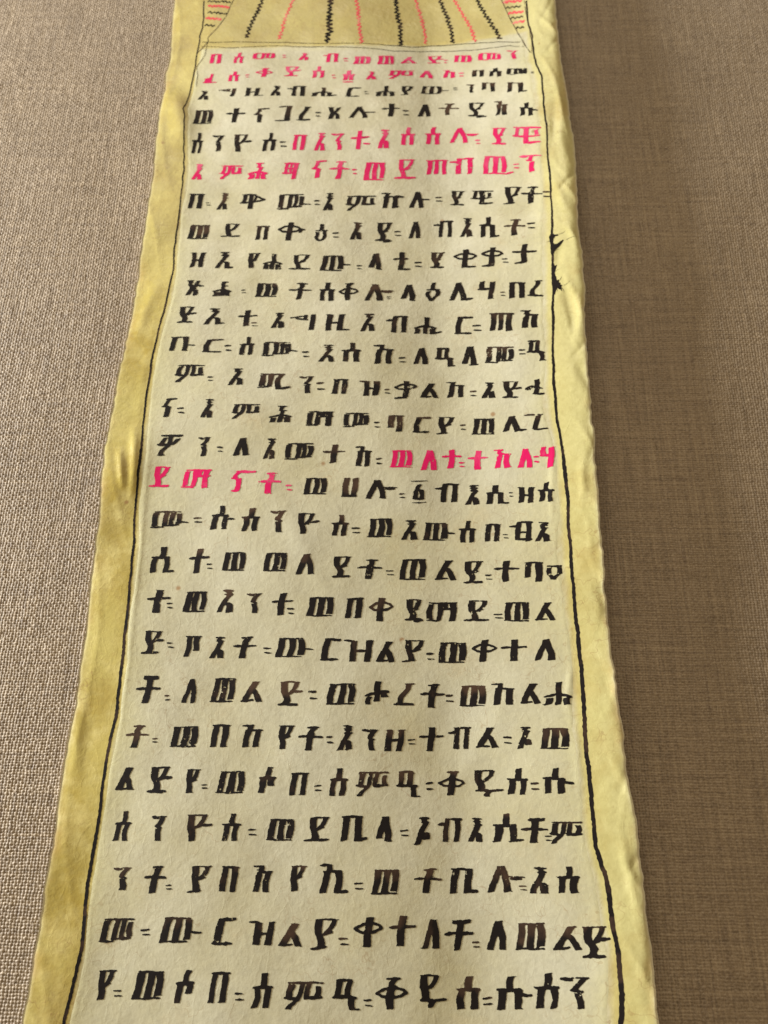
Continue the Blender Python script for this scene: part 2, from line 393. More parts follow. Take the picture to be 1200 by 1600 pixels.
  ('ተ',-45.52,-15.89,-41.13,-15.94,-40.52,-9.79,-44.99,-9.69),
  (':',-41,-15,-39.57,-15.03,-39.7,-13.38,-41.13,-13.35),
  ('ወ',-37.4,-15.39,-32.26,-15.46,-31.8,-10.89,-36.99,-10.8),
  ('ወ',-27.86,-15.7,-22.62,-15.76,-22.17,-11.18,-27.45,-11.12),
  ('ለ',-20.4,-16.45,-16.12,-16.48,-15.62,-11.38,-19.94,-11.4),
  ('ደ',-12.1,-17.3,-7.98,-17.28,-7.48,-12.12,-11.64,-12.11),
  ('ት',-6.24,-17.6,-0.92,-17.59,-0.44,-12.78,-5.81,-12.79),
  (':',0.35,-16.8,2.42,-16.8,2.43,-15.26,0.35,-15.26),
  ('ወ',3.51,-17.83,9.47,-17.87,9.98,-12.81,3.96,-12.78),
  ('ል',11.76,-17.97,16.57,-17.99,17.05,-13.14,12.2,-13.09),
  ('ደ',18.04,-18.77,22.2,-18.94,22.73,-13.53,18.53,-13.37),
  (':',23.08,-18.15,24.67,-18.23,24.75,-16.74,23.15,-16.66),
  ('ተ',24.87,-18.62,30.29,-18.91,30.79,-13.92,25.32,-13.56),
  ('ባ',31.66,-19.08,35.52,-19.32,35.99,-14.5,32.09,-14.25),
  ('ዐ',36.39,-19.01,39.95,-19.26,40.4,-14.6,36.81,-14.32),
 ]),
 (19, 'k', [
  ('ተ',-54.09,-25.44,-49.21,-25.44,-48.68,-19.94,-53.64,-19.91),
  (':',-49.4,-24.53,-47.79,-24.53,-47.95,-22.84,-49.57,-22.83),
  ('ወ',-45.68,-25.26,-40.55,-25.28,-40.05,-20.35,-45.23,-20.33),
  ('አ',-38.13,-25.39,-34.21,-25.45,-33.66,-20.09,-37.63,-20.01),
  ('ን',-31.56,-25.59,-28.36,-25.62,-27.89,-20.92,-31.11,-20.88),
  ('ተ',-25.66,-26.09,-21.1,-26.13,-20.57,-20.98,-25.18,-20.95),
  (':',-21.98,-26.03,-20.24,-26.05,-20.31,-24.34,-22.05,-24.32),
  ('ወ',-17.49,-26.53,-11.58,-26.52,-11.12,-22.01,-17.09,-21.99),
  ('በ',-8.72,-26.87,-5.18,-26.85,-4.71,-22.05,-8.27,-22.08),
  ('ቀ',-3.53,-27.62,1.53,-27.62,2.09,-22.06,-3.03,-22.04),
  ('ዲ',4.65,-27.76,8.39,-27.77,8.92,-22.45,5.14,-22.45),
  ('ማ',9.48,-27.63,15.95,-27.68,16.41,-23.19,9.88,-23.13),
  ('ይ',17.97,-27.74,23.39,-27.92,23.89,-23.01,18.42,-22.78),
  (':',24.44,-27.38,26.63,-27.47,26.69,-26.28,24.5,-26.18),
  ('ወ',26.85,-28.06,32.09,-28.33,32.54,-23.9,27.24,-23.63),
  ('ል',33.5,-28.28,37.91,-28.53,38.31,-24.39,33.88,-24.11),
 ]),
 (20, 'k', [
  ('ድ',-54.05,-34.89,-49.78,-34.89,-49.24,-29.62,-53.56,-29.62),
  (':',-48.33,-33.71,-46.92,-33.71,-47.08,-32.04,-48.49,-32.05),
  ('ቦ',-44.61,-35.55,-41.34,-35.55,-40.87,-30.82,-44.18,-30.8),
  ('አ',-38.74,-35.91,-35.49,-35.93,-34.98,-31.01,-38.27,-30.98),
  ('ት',-33.71,-35.94,-28.87,-35.97,-28.34,-31.07,-33.24,-31.02),
  (':',-26.93,-35,-24.87,-35.04,-24.95,-33.43,-27.01,-33.4),
  ('ው',-23.98,-35.79,-16.07,-35.85,-15.61,-31.5,-23.59,-31.43),
  ('ር',-14.01,-36.63,-10.26,-36.65,-9.76,-31.62,-13.54,-31.64),
  ('ዝ',-9.3,-36.86,-2.87,-36.85,-2.35,-31.85,-8.85,-31.84),
  ('ል',-1.77,-37.07,2.41,-37.05,2.9,-32.27,-1.33,-32.29),
  ('ያ',4.02,-36.96,8.67,-36.95,9.18,-31.92,4.49,-31.91),
  (':',9.39,-36.61,11,-36.62,11.04,-34.67,9.43,-34.67),
  ('ወ',11.92,-37.14,17.92,-37.21,18.39,-32.6,12.34,-32.5),
  ('ቀ',19.2,-36.93,24.34,-37.09,24.84,-32.24,19.64,-32.07),
  ('ተ',25.64,-36.93,30.86,-37.15,31.34,-32.44,26.07,-32.19),
  ('ለ',32.8,-37.15,37.12,-37.35,37.57,-32.68,33.22,-32.46),
 ]),
 (21, 'k', [
  ('ቸ',-54.31,-45.78,-49.48,-45.81,-48.88,-39.87,-53.73,-39.87),
  (':',-47.77,-45.3,-46.48,-45.3,-46.62,-43.92,-47.91,-43.92),
  ('ለ',-44.13,-45.72,-41.01,-45.73,-40.46,-40.32,-43.6,-40.33),
  ('ወ',-37.71,-45.64,-32.9,-45.66,-32.34,-40.35,-37.21,-40.32),
  ('ል',-30.99,-45.68,-26.54,-45.73,-26.07,-41.16,-30.56,-41.11),
  ('ድ',-23.13,-46.48,-18.31,-46.52,-17.75,-41.24,-22.62,-41.2),
  (':',-16.31,-45.39,-14.6,-45.41,-14.68,-43,-16.4,-42.99),
  ('ወ',-12.44,-46.27,-6.38,-46.27,-5.9,-41.73,-12.02,-41.71),
  ('ሖ',-4.24,-46.27,0.66,-46.24,1.18,-41.25,-3.77,-41.28),
  ('ረ',2.15,-46.53,6.1,-46.52,6.6,-41.68,2.61,-41.68),
  ('ት',7.68,-46.95,12.69,-46.92,13.23,-41.8,8.17,-41.8),
  (':',13.25,-45.86,14.96,-45.87,15.01,-43.95,13.3,-43.94),
  ('ወ',16.33,-46.65,21.94,-46.8,22.42,-42.28,16.75,-42.14),
  ('ከ',22.93,-46.49,27.56,-46.66,28.04,-42.07,23.37,-41.88),
  ('ል',29.14,-46.62,33.49,-46.78,33.97,-42.28,29.56,-42.13),
  ('ሐ',34.16,-46.89,39.6,-47.1,40.1,-42.27,34.63,-42.01),
 ]),
 (22, 'k', [
  ('ት',-55.49,-55.26,-50.99,-55.27,-50.48,-50.59,-55.04,-50.56),
  (':',-49.67,-54.33,-48.28,-54.33,-48.4,-53.09,-49.8,-53.09),
  ('ወ',-45.66,-55.16,-40.05,-55.17,-39.6,-50.8,-45.25,-50.81),
  ('በ',-37.11,-55.18,-33.64,-55.2,-33.15,-50.42,-36.66,-50.4),
  ('ከ',-30.62,-55.21,-26.64,-55.22,-26.13,-50.46,-30.16,-50.43),
  ('የ',-22.9,-55.66,-19.7,-55.69,-19.19,-50.73,-22.41,-50.7),
  ('ት',-18.47,-55.98,-13.49,-56,-12.95,-50.99,-17.98,-50.95),
  (':',-12.43,-54.7,-10.76,-54.71,-10.8,-52.86,-12.48,-52.86),
  ('እ',-10.11,-55.85,-6.74,-55.85,-6.21,-50.77,-9.61,-50.79),
  ('ን',-4.99,-56.01,-1.71,-56.01,-1.25,-51.6,-4.56,-51.6),
  ('ዘ',0.02,-56.12,3.88,-56.11,4.36,-51.57,0.46,-51.59),
  (':',4.92,-54.88,6.84,-54.86,6.87,-53.42,4.93,-53.44),
  ('ተ',7.25,-56.09,12.16,-56.06,12.69,-51.12,7.72,-51.14),
  ('ብ',13.41,-55.66,17.95,-55.72,18.45,-51.06,13.86,-51),
  ('ል',19.63,-55.55,24.11,-55.65,24.55,-51.37,20.05,-51.23),
  (':',24.99,-54.94,27.01,-55.01,27.11,-53.21,25.08,-53.15),
  ('ኦ',27.77,-55.96,31,-56.07,31.48,-51.46,28.21,-51.35),
  ('ወ',32.68,-56.13,38.38,-56.32,38.86,-52.06,33.1,-51.85),
 ]),
 (23, 'k', [
  ('ል',-56.22,-64.01,-52.6,-64.02,-52.08,-59.34,-55.74,-59.33),
  ('ድ',-49.6,-64.55,-45.2,-64.57,-44.64,-59.24,-49.08,-59.23),
  ('የ',-41.83,-64.58,-39.04,-64.59,-38.53,-59.67,-41.35,-59.67),
  (':',-38.3,-63.87,-36.82,-63.87,-36.91,-62.76,-38.39,-62.76),
  ('ወ',-35.11,-64.66,-29.41,-64.67,-28.92,-60.21,-34.69,-60.2),
  ('ሶ',-26.3,-64.6,-23.16,-64.62,-22.6,-59.32,-25.77,-59.3),
  ('በ',-19.77,-65.09,-16.4,-65.1,-15.89,-60.44,-19.29,-60.42),
  (':',-14.66,-64.33,-12.89,-64.33,-12.93,-62.95,-14.7,-62.95),
  ('ሰ',-11.35,-65.2,-8.14,-65.21,-7.54,-59.66,-10.79,-59.65),
  ('ም',-6,-65.21,0.51,-65.2,1.05,-60.28,-5.52,-60.3),
  ('ዓ',2.47,-65.43,7.11,-65.42,7.68,-60.13,2.99,-60.15),
  (':',8.64,-64.23,10.28,-64.23,10.33,-62.25,8.68,-62.25),
  ('ቅ',11.21,-65.02,16.35,-65.03,16.86,-60.28,11.68,-60.24),
  ('ዱ',18.43,-65.59,24.54,-65.69,25.13,-60.18,18.95,-60.06),
  ('ስ',25.55,-65.04,29.12,-65.13,29.64,-60.04,26.05,-59.92),
  (':',30.05,-64.37,31.89,-64.42,32,-62.59,30.16,-62.54),
  ('ሱ',32.74,-65.02,38.44,-65.15,38.95,-60.19,33.2,-60.03),
 ]),
 (24, 'k', [
  ('ሰ',-55.62,-73.97,-52.66,-73.98,-52.04,-68.13,-55.03,-68.12),
  ('ን',-48.31,-73.91,-45.43,-73.92,-44.9,-69.05,-47.8,-69.03),
  ('ዮ',-40.93,-73.92,-35.85,-73.92,-35.28,-68.79,-40.42,-68.79),
  ('ስ',-33.27,-74.01,-29.94,-74.02,-29.36,-68.62,-32.72,-68.62),
  (':',-28.06,-73.07,-26,-73.07,-26.09,-71.55,-28.16,-71.55),
  ('ወ',-23.99,-73.93,-18.68,-73.94,-18.2,-69.69,-23.55,-69.69),
  ('ይ',-16.2,-74.03,-11.47,-74.04,-10.95,-69.41,-15.73,-69.39),
  ('ቢ',-8.96,-74.05,-3.71,-74.05,-3.16,-69.11,-8.46,-69.11),
  ('ላ',-1.85,-74.18,1.46,-74.18,2,-69.19,-1.34,-69.2),
  (':',3.17,-73.19,5,-73.19,5.01,-71.72,3.18,-71.72),
  ('ኦ',5.98,-74.73,9.39,-74.72,9.98,-69.4,6.53,-69.4),
  ('ብ',10.78,-74.16,15.31,-74.16,15.83,-69.53,11.25,-69.53),
  ('እ',16.85,-74.17,20.02,-74.19,20.53,-69.56,17.32,-69.53),
  ('ሲ',22.25,-74.2,28.05,-74.27,28.63,-68.91,22.78,-68.8),
  ('ቸ',27.73,-74.47,32.63,-74.53,33.13,-69.76,28.19,-69.68),
  (':',32.26,-74.31,33.87,-74.33,33.96,-73.06,32.34,-73.04),
  ('ም',33.24,-74.62,39.47,-74.7,39.89,-70.61,33.62,-70.5),
 ]),
 (25, 'k', [
  ('ን',-54.94,-83.19,-51.59,-83.19,-51.1,-79.01,-54.51,-79.01),
  ('ት',-48.45,-83.81,-44.43,-83.81,-43.84,-78.68,-47.9,-78.68),
  (':',-43.85,-83.27,-42.63,-83.27,-42.74,-82.16,-43.96,-82.16),
  ('ያ',-39.42,-83.81,-35.44,-83.81,-34.87,-78.69,-38.88,-78.69),
  ('በ',-33.15,-83.53,-29.85,-83.53,-29.3,-78.69,-32.65,-78.69),
  ('ክ',-26.76,-83.53,-23.08,-83.53,-22.53,-78.53,-26.24,-78.53),
  ('የ',-19.27,-83.4,-16.12,-83.4,-15.58,-78.62,-18.77,-78.61),
  ('ኪ',-13.44,-83.82,-7.52,-83.82,-6.9,-78.42,-12.88,-78.41),
  (':',-6.19,-83.28,-4.04,-83.29,-4.06,-81.76,-6.21,-81.76),
  ('ወ',-2.61,-84.03,2.78,-84.03,3.31,-79.39,-2.14,-79.39),
  ('ት',5.86,-83.82,11.04,-83.82,11.56,-79.25,6.33,-79.26),
  ('ቢ',13.1,-83.82,18.45,-83.82,18.98,-79.14,13.58,-79.12),
  ('ሎ',20.48,-83.62,27.63,-83.63,28.19,-78.68,20.96,-78.64),
  (':',26.61,-83.42,28.34,-83.43,28.4,-82.32,26.67,-82.32),
  ('አ',28.61,-83.83,32.49,-83.84,33,-79.13,29.08,-79.1),
  ('ስ',34.15,-83.84,37.97,-83.85,38.51,-78.96,34.65,-78.94),
 ]),
 (26, 'k', [
  ('መ',-55.99,-92.72,-49.86,-92.72,-49.33,-88.31,-55.52,-88.31),
  (':',-48.09,-91.52,-46.04,-91.52,-46.17,-90.2,-48.23,-90.2),
  ('ው',-44.13,-92.71,-36.34,-92.7,-35.79,-88.18,-43.66,-88.18),
  ('ር',-33.63,-93.17,-29.89,-93.16,-29.35,-88.3,-33.11,-88.3),
  ('ዝ',-27.03,-93.16,-21.92,-93.16,-21.42,-88.86,-26.6,-88.86),
  ('ል',-20.58,-93.48,-16.05,-93.47,-15.57,-89.26,-20.14,-89.26),
  ('ያ',-14.31,-94.02,-9.6,-94.01,-8.96,-88.46,-13.73,-88.46),
  (':',-8.86,-93.23,-6.89,-93.22,-6.92,-91.65,-8.89,-91.65),
  ('ቀ',-6.02,-93.47,-0.89,-93.47,-0.26,-88.06,-5.45,-88.06),
  ('ተ',0.66,-93.35,5.58,-93.35,6.22,-87.81,1.24,-87.81),
  ('ለ',7.37,-93.76,10.87,-93.76,11.49,-88.36,7.95,-88.35),
  ('ቸ',11.71,-94.05,17,-94.06,17.63,-88.65,12.27,-88.65),
  (':',16.98,-93.65,18.57,-93.64,18.62,-92.4,17.02,-92.41),
  ('ለ',20.01,-93.97,23.87,-93.95,24.48,-88.56,20.57,-88.56),
  ('ወ',25.53,-93.94,31.04,-93.89,31.57,-89.16,26,-89.18),
  ('ል',32.68,-93.95,37.93,-93.91,38.41,-89.67,33.1,-89.69),
  ('ድ',37.76,-95.23,42.59,-95.17,43.23,-89.72,38.32,-89.75),
 ]),
 (27, 'k', [
  ('የ',-55.8,-102.68,-52.59,-102.69,-51.99,-97.59,-55.26,-97.59),
  (':',-52.13,-102.2,-50.27,-102.19,-50.43,-100.78,-52.31,-100.79),
  ('ወ',-48.49,-102.57,-42.84,-102.55,-42.25,-97.68,-47.96,-97.69),
  ('ሶ',-40.33,-103.15,-37.24,-103.13,-36.57,-97.39,-39.69,-97.4),
  ('በ',-33.83,-103.11,-30.38,-103.1,-29.78,-97.84,-33.27,-97.85),
  (':',-28.7,-102.79,-26.73,-102.79,-26.83,-101.2,-28.81,-101.21),
  ('ሰ',-25.37,-103.92,-22.01,-103.91,-21.32,-97.91,-24.72,-97.91),
  ('ም',-19.38,-104.21,-12.12,-104.2,-11.53,-99.44,-18.89,-99.45),
  ('ዓ',-9.91,-104.35,-5.12,-104.35,-4.48,-98.97,-9.33,-98.97),
  (':',-3.96,-103.81,-2.17,-103.81,-2.18,-102.23,-3.97,-102.23),
  ('ቅ',-1.72,-104.08,3.94,-104.07,4.58,-98.75,-1.16,-98.76),
  ('ዱ',6.3,-104.07,11.71,-104.09,12.41,-98.24,6.93,-98.23),
  ('ስ',13.9,-104.09,17.8,-104.08,18.46,-98.52,14.5,-98.53),
  (':',18.59,-103.6,20.8,-103.58,20.88,-101.93,18.66,-101.95),
  ('ሱ',21.43,-104.16,27.67,-104.08,28.34,-98.44,22.03,-98.5),
  ('ስ',28.72,-103.87,32.6,-103.8,33.27,-97.81,29.35,-97.86),
  ('ን',33,-103.87,38.02,-103.75,38.63,-98.4,33.54,-98.48),
 ]),
]
BORDER_LEFT = [(-56.96,176.24), (-56.6,168.91), (-56.41,164.2), (-56.92,160.47), (-57.14,154.47), (-57.41,148.26), (-58.02,137.13), (-59.23,129.46), (-58.65,126.3), (-58.21,119.43), (-57.16,105.59), (-57.07,91.9), (-57.15,79.22), (-56.86,70.74), (-57.51,61.48), (-57.9,58.44), (-59.16,49.05), (-59.64,42.25), (-59.79,34.09), (-59.96,28.13), (-59.73,21.12), (-59.48,14.41), (-59.31,2.81), (-58.75,-6.56), (-58.43,-14.56), (-58.19,-20.48), (-58.21,-30.28), (-57.95,-36.12), (-57.94,-42.5), (-58.06,-48.73), (-58.67,-52.81), (-59.07,-59.46), (-58.85,-68.47), (-59.08,-74.07), (-59.59,-81.94), (-59.51,-87.23), (-59.28,-93.53), (-60.31,-101.28), (-60.78,-106.66), (-60.83,-112.93)]
BORDER_RIGHT = [(43.72,168.38), (43.61,159.17), (44.31,152.77), (44.33,142.6), (45.74,134.73), (45.83,126.03), (45.97,114.55), (45.49,102.26), (45.41,91.57), (45.02,82.73), (44.33,73.34), (43.69,60.14), (42.65,45.59), (41.79,31.4), (41.81,22.4), (42.52,12.67), (42.59,0.9), (42.33,-6.94), (42.31,-16.49), (42.19,-25.99), (42.27,-33.22), (42.23,-41.64), (42.02,-49.8), (41.8,-60.26), (42.05,-68.98), (42.04,-75.01), (43.33,-80.9), (43.85,-86.62), (43.95,-89.98), (44.37,-93.49), (44.32,-99.4), (43.57,-106), (42.99,-112.12)]
EDGE_LEFT = [(-65.17,199.82), (-66.45,176.4), (-65.84,150.93), (-66.38,130.99), (-66.14,116.63), (-65.61,106.33), (-66.14,90.55), (-66.28,75.17), (-66.64,54.56), (-68.09,34.91), (-68.65,16.54), (-67.74,1.22), (-67.53,-12.69), (-66.94,-31.72), (-67.16,-45.96), (-68.2,-59.43), (-67.77,-69.74), (-68.1,-84.31), (-68.71,-106.63), (-69.44,-116.98)]
EDGE_RIGHT = [(52.37,189.67), (52.24,166.49), (52.06,136.11), (52.73,122.75), (53.21,109.97), (52.41,90.52), (51.48,76.07), (51.59,70.02), (51.19,55.15), (50.13,33.56), (49.95,23), (49.71,12.56), (49.11,-4), (49.04,-19.23), (48.82,-33.8), (49.05,-47.51), (49.45,-60.51), (49.9,-73.59), (50.24,-81.51), (50.5,-89.95), (50.01,-105.8), (49.84,-115.75)]
TOP_LINES = [
 ('zk',0.62,[(-38.33,177.81), (-38.54,176.03), (-40.1,169.51), (-41.71,164.02), (-42.74,158.59)]),
 ('zp',0.5,[(-28.55,177.34), (-28.76,175.61), (-30.68,168.58), (-31.75,161.61), (-32.39,157.87)]),
 ('zk',0.8,[(-16.92,176.54), (-16.88,174.94), (-17.01,166.35), (-16.89,160.98), (-17.84,155.91)]),
 ('zp',0.55,[(-8.93,176.57), (-8.57,174.96), (-7.93,166.94), (-6.88,155.8)]),
 ('zk',0.68,[(3.48,176.78), (3.69,175.17), (4.21,168.82), (5.15,163.26), (4.98,154.41)]),
 ('zp',0.5,[(9.59,176.91), (9.96,175.31), (11.24,168.83), (12.49,161.71), (12.75,155.07)]),
 ('zk',0.62,[(17.18,176.48), (17.69,174.77), (19.41,167.39), (20.61,161.8), (21.2,154.63)]),
 ('zp',0.5,[(21.57,175.78), (22.07,174.1), (24.8,166.44), (26.71,160.48), (27.94,153.97)]),
 ('zk',0.6,[(28.33,174.33), (29.07,172.52), (31.18,165.66), (33.78,158.59), (35.33,153.29)]),
 ('lk',0.22,[(-47.29,177.97), (-47.75,176.19), (-49.46,168.94), (-52.09,163.47), (-54.52,159.53), (-54.29,157.97), (-55.81,155.14), (-57.43,153)]),
 ('lk',0.22,[(36.17,172.46), (36.49,170.67), (38.88,160.82), (41.63,151), (42.67,147.56), (43.45,145.65)]),
 ('lk',0.25,[(-56.02,157.8), (-52.17,157.42), (-41.85,157.38), (-30.99,157.06), (-17.95,156.07), (-3.92,155.62), (8.31,154.12), (14.79,155), (25.42,154.24), (34.78,152.79), (40.88,151.18)]),
 ('lk',0.22,[(-56.29,155.77), (-47.11,154.99), (-35.26,155.67), (-25.5,155.16), (-14.67,154.34), (-3.9,153.51), (2.92,152.38), (14.74,152.61), (24.27,151.5), (30.52,150.77), (37.75,150.34), (41.74,148.74)]),
 ('lk',0.16,[(-54.29,157.97), (-54.75,152.09), (-56.93,147.02), (-56.31,143.32), (-56.38,139)]),
 ('lk',0.18,[(43.07,168.65), (43.36,162.32), (43.68,156.84), (44.13,150.51), (43.77,145.22)]),
 ('hk',0.45,[(-55.71,176.07), (-51.71,175.84), (-47.69,175.3)]),
 ('hp',0.75,[(-55.52,173.76), (-52.01,173.55), (-48.48,173.06)]),
 ('hk',0.45,[(-55.28,170.79), (-52.15,170.56), (-48.99,170.07)]),
 ('hp',0.75,[(-55.63,168.2), (-53.05,167.95), (-50.45,167.42)]),
 ('hk',0.45,[(-55.73,165.18), (-53.96,164.94), (-52.16,164.41)]),
 ('hp',0.75,[(36.82,169.82), (39.8,169.44), (42.72,168.87)]),
 ('hk',0.45,[(37.64,167.24), (40.06,166.98), (42.42,166.56)]),
 ('hp',0.75,[(38.04,164.68), (40.38,164.4), (42.69,163.98)]),
 ('hk',0.45,[(38.86,162.39), (40.78,162.18), (42.67,161.92)]),
 ('hp',0.75,[(39.46,160.11), (41.08,159.97), (42.69,159.83)]),
 ('hk',0.45,[(39.99,157.6), (41.4,157.51), (42.81,157.47)]),
]
BLOT_UPPER = [(44.39,77.49), (45.23,77.39), (45.8,76.85), (46.76,76.88), (46.8,76.51), (45.77,76.45), (45.43,75.97), (44.85,75.46), (44.87,74.53), (45.33,73.82), (46.32,73.79), (47.57,74.46), (48.41,74.76), (48.48,74.51), (47.59,73.47), (46.24,72.51), (45.12,71.83), (44.84,71.18), (44.46,70.09), (43.91,70.92), (43.91,72.57), (44.05,73.73), (43.8,75.2), (43.78,76.63)]
BLOT_LOWER = [(44.2,68.99), (44.54,67.77), (44.82,66.73), (45.5,67.07), (45.13,66.14), (44.53,65.11), (44.58,63.98), (44.9,63.52), (45.11,62.18), (45.65,62.41), (45.71,61.56), (46.23,61.36), (46.08,60.83), (46.76,60.59), (46.34,60.15), (46.48,58.96), (46.01,59.65), (45.76,59.48), (45.21,60.08), (44.65,59.69), (44.25,58.9), (43.91,58.24), (43.58,59.43)]
DRAW_Y = 154.64

# ------------------------------------------------------------------ helpers
def tag(o, label=None, cat=None, kind=None):
    if label: o['label'] = label
    if cat: o['category'] = cat
    if kind: o['kind'] = kind
    return o

def mesh_obj(name, verts, faces, mat, parent=None, smooth=True, attrs=None):
    me = bpy.data.meshes.new(name)
    verts = np.asarray(verts, np.float32) * MM
    if isinstance(faces, np.ndarray):
        nf, k = faces.shape
        me.vertices.add(len(verts)); me.vertices.foreach_set('co', verts.ravel())
        me.loops.add(nf * k); me.loops.foreach_set('vertex_index', faces.ravel().astype(np.int32))
        me.polygons.add(nf)
        me.polygons.foreach_set('loop_start', np.arange(0, nf * k, k, dtype=np.int32))
        try: me.polygons.foreach_set('loop_total', np.full(nf, k, np.int32))
        except Exception: pass
        me.update(calc_edges=True)
    else:
        me.from_pydata(verts.tolist(), [], faces); me.update()
    me.polygons.foreach_set('use_smooth', np.full(len(me.polygons), smooth, bool))
    for k, v in (attrs or {}).items():
        a = me.attributes.new(k, 'FLOAT', 'POINT'); a.data.foreach_set('value', np.asarray(v, np.float32))
    me.materials.append(mat)
    o = bpy.data.objects.new(name, me); COL.objects.link(o)
    if parent: o.parent = parent
    return o

def interp_x(poly, y):
    p = np.array(sorted(poly, key=lambda q: q[1]))
    return np.interp(y, p[:, 1], p[:, 0])

_rng = np.random.default_rng(7)
_NT = _rng.random((256, 256))
def vnoise(x, y):                       # cheap smooth value noise 0..1
    x = np.asarray(x, float); y = np.asarray(y, float)
    xi = np.floor(x).astype(int); yi = np.floor(y).astype(int); fx = x - xi; fy = y - yi
    fx = fx * fx * (3 - 2 * fx); fy = fy * fy * (3 - 2 * fy)
    g = lambda a, b: _NT[a & 255, b & 255]
    return (g(xi, yi) * (1 - fx) + g(xi + 1, yi) * fx) * (1 - fy) + (g(xi, yi + 1) * (1 - fx) + g(xi + 1, yi + 1) * fx) * fy

# ------------------------------------------------------------------ materials
class NT:
    def __init__(s, name):
        s.m = bpy.data.materials.new(name); s.m.use_nodes = True; s.t = s.m.node_tree
        s.b = s.t.nodes['Principled BSDF']; s.co = s.n('ShaderNodeTexCoord').outputs['Object']
    def n(s, typ, **kw):
        k = s.t.nodes.new(typ)
        for a, b in kw.items(): setattr(k, a, b)
        return k
    def l(s, a, b): s.t.links.new(a, b)
    def mapping(s, scale, rot=(0, 0, 0)):
        k = s.n('ShaderNodeMapping'); k.inputs['Scale'].default_value = scale; k.inputs['Rotation'].default_value = rot
        s.l(s.co, k.inputs['Vector']); return k.outputs['Vector']
    def noise(s, scale, detail=4, rough=.55, vec=None, dist=0):
        k = s.n('ShaderNodeTexNoise'); k.inputs['Scale'].default_value = scale; k.inputs['Detail'].default_value = detail
        k.inputs['Roughness'].default_value = rough; k.inputs['Distortion'].default_value = dist
        s.l(vec or s.co, k.inputs['Vector']); return k.outputs['Fac']
    def ramp(s, fac, stops):
        k = s.n('ShaderNodeValToRGB'); e = k.color_ramp.elements
        while len(e) < len(stops): e.new(.5)
        for i, (p, c) in enumerate(stops):
            e[i].position = p; e[i].color = c if len(c) == 4 else (*c, 1)
        s.l(fac, k.inputs['Fac']); return k.outputs['Color']
    def mix(s, fac, a, b, mode='MIX'):
        k = s.n('ShaderNodeMix', data_type='RGBA', blend_type=mode)
        for sock, v in ((k.inputs[0], fac), (k.inputs[6], a), (k.inputs[7], b)):
            if hasattr(v, 'links'): s.l(v, sock)
            else: sock.default_value = v if not isinstance(v, tuple) or len(v) == 4 else (*v, 1)
        return k.outputs[2]
    def math(s, op, a, b=0.0, c=0.0):
        k = s.n('ShaderNodeMath', operation=op)
        for i, v in enumerate((a, b, c)):
            if hasattr(v, 'links'): s.l(v, k.inputs[i])
            else: k.inputs[i].default_value = v
        return k.outputs[0]
    def attr(s, name):
        k = s.n('ShaderNodeAttribute', attribute_name=name); return k.outputs['Fac']
    def bump(s, h, dist, strength=1.0, prev=None):
        k = s.n('ShaderNodeBump'); k.inputs['Distance'].default_value = dist; k.inputs['Strength'].default_value = strength
        s.l(h, k.inputs['Height'])
        if prev: s.l(prev, k.inputs['Normal'])
        return k.outputs['Normal']
    def lines(s, scale, width, detail=3, vec=None, dist=0):          # thin curved marks: contour lines of a noise
        f = s.noise(scale, detail, .5, vec, dist)
        d = s.math('ABSOLUTE', s.math('SUBTRACT', f, .5))
        return s.math('SUBTRACT', 1.0, s.math('SMOOTH_MIN', s.math('DIVIDE', d, width), 1.0, .2))

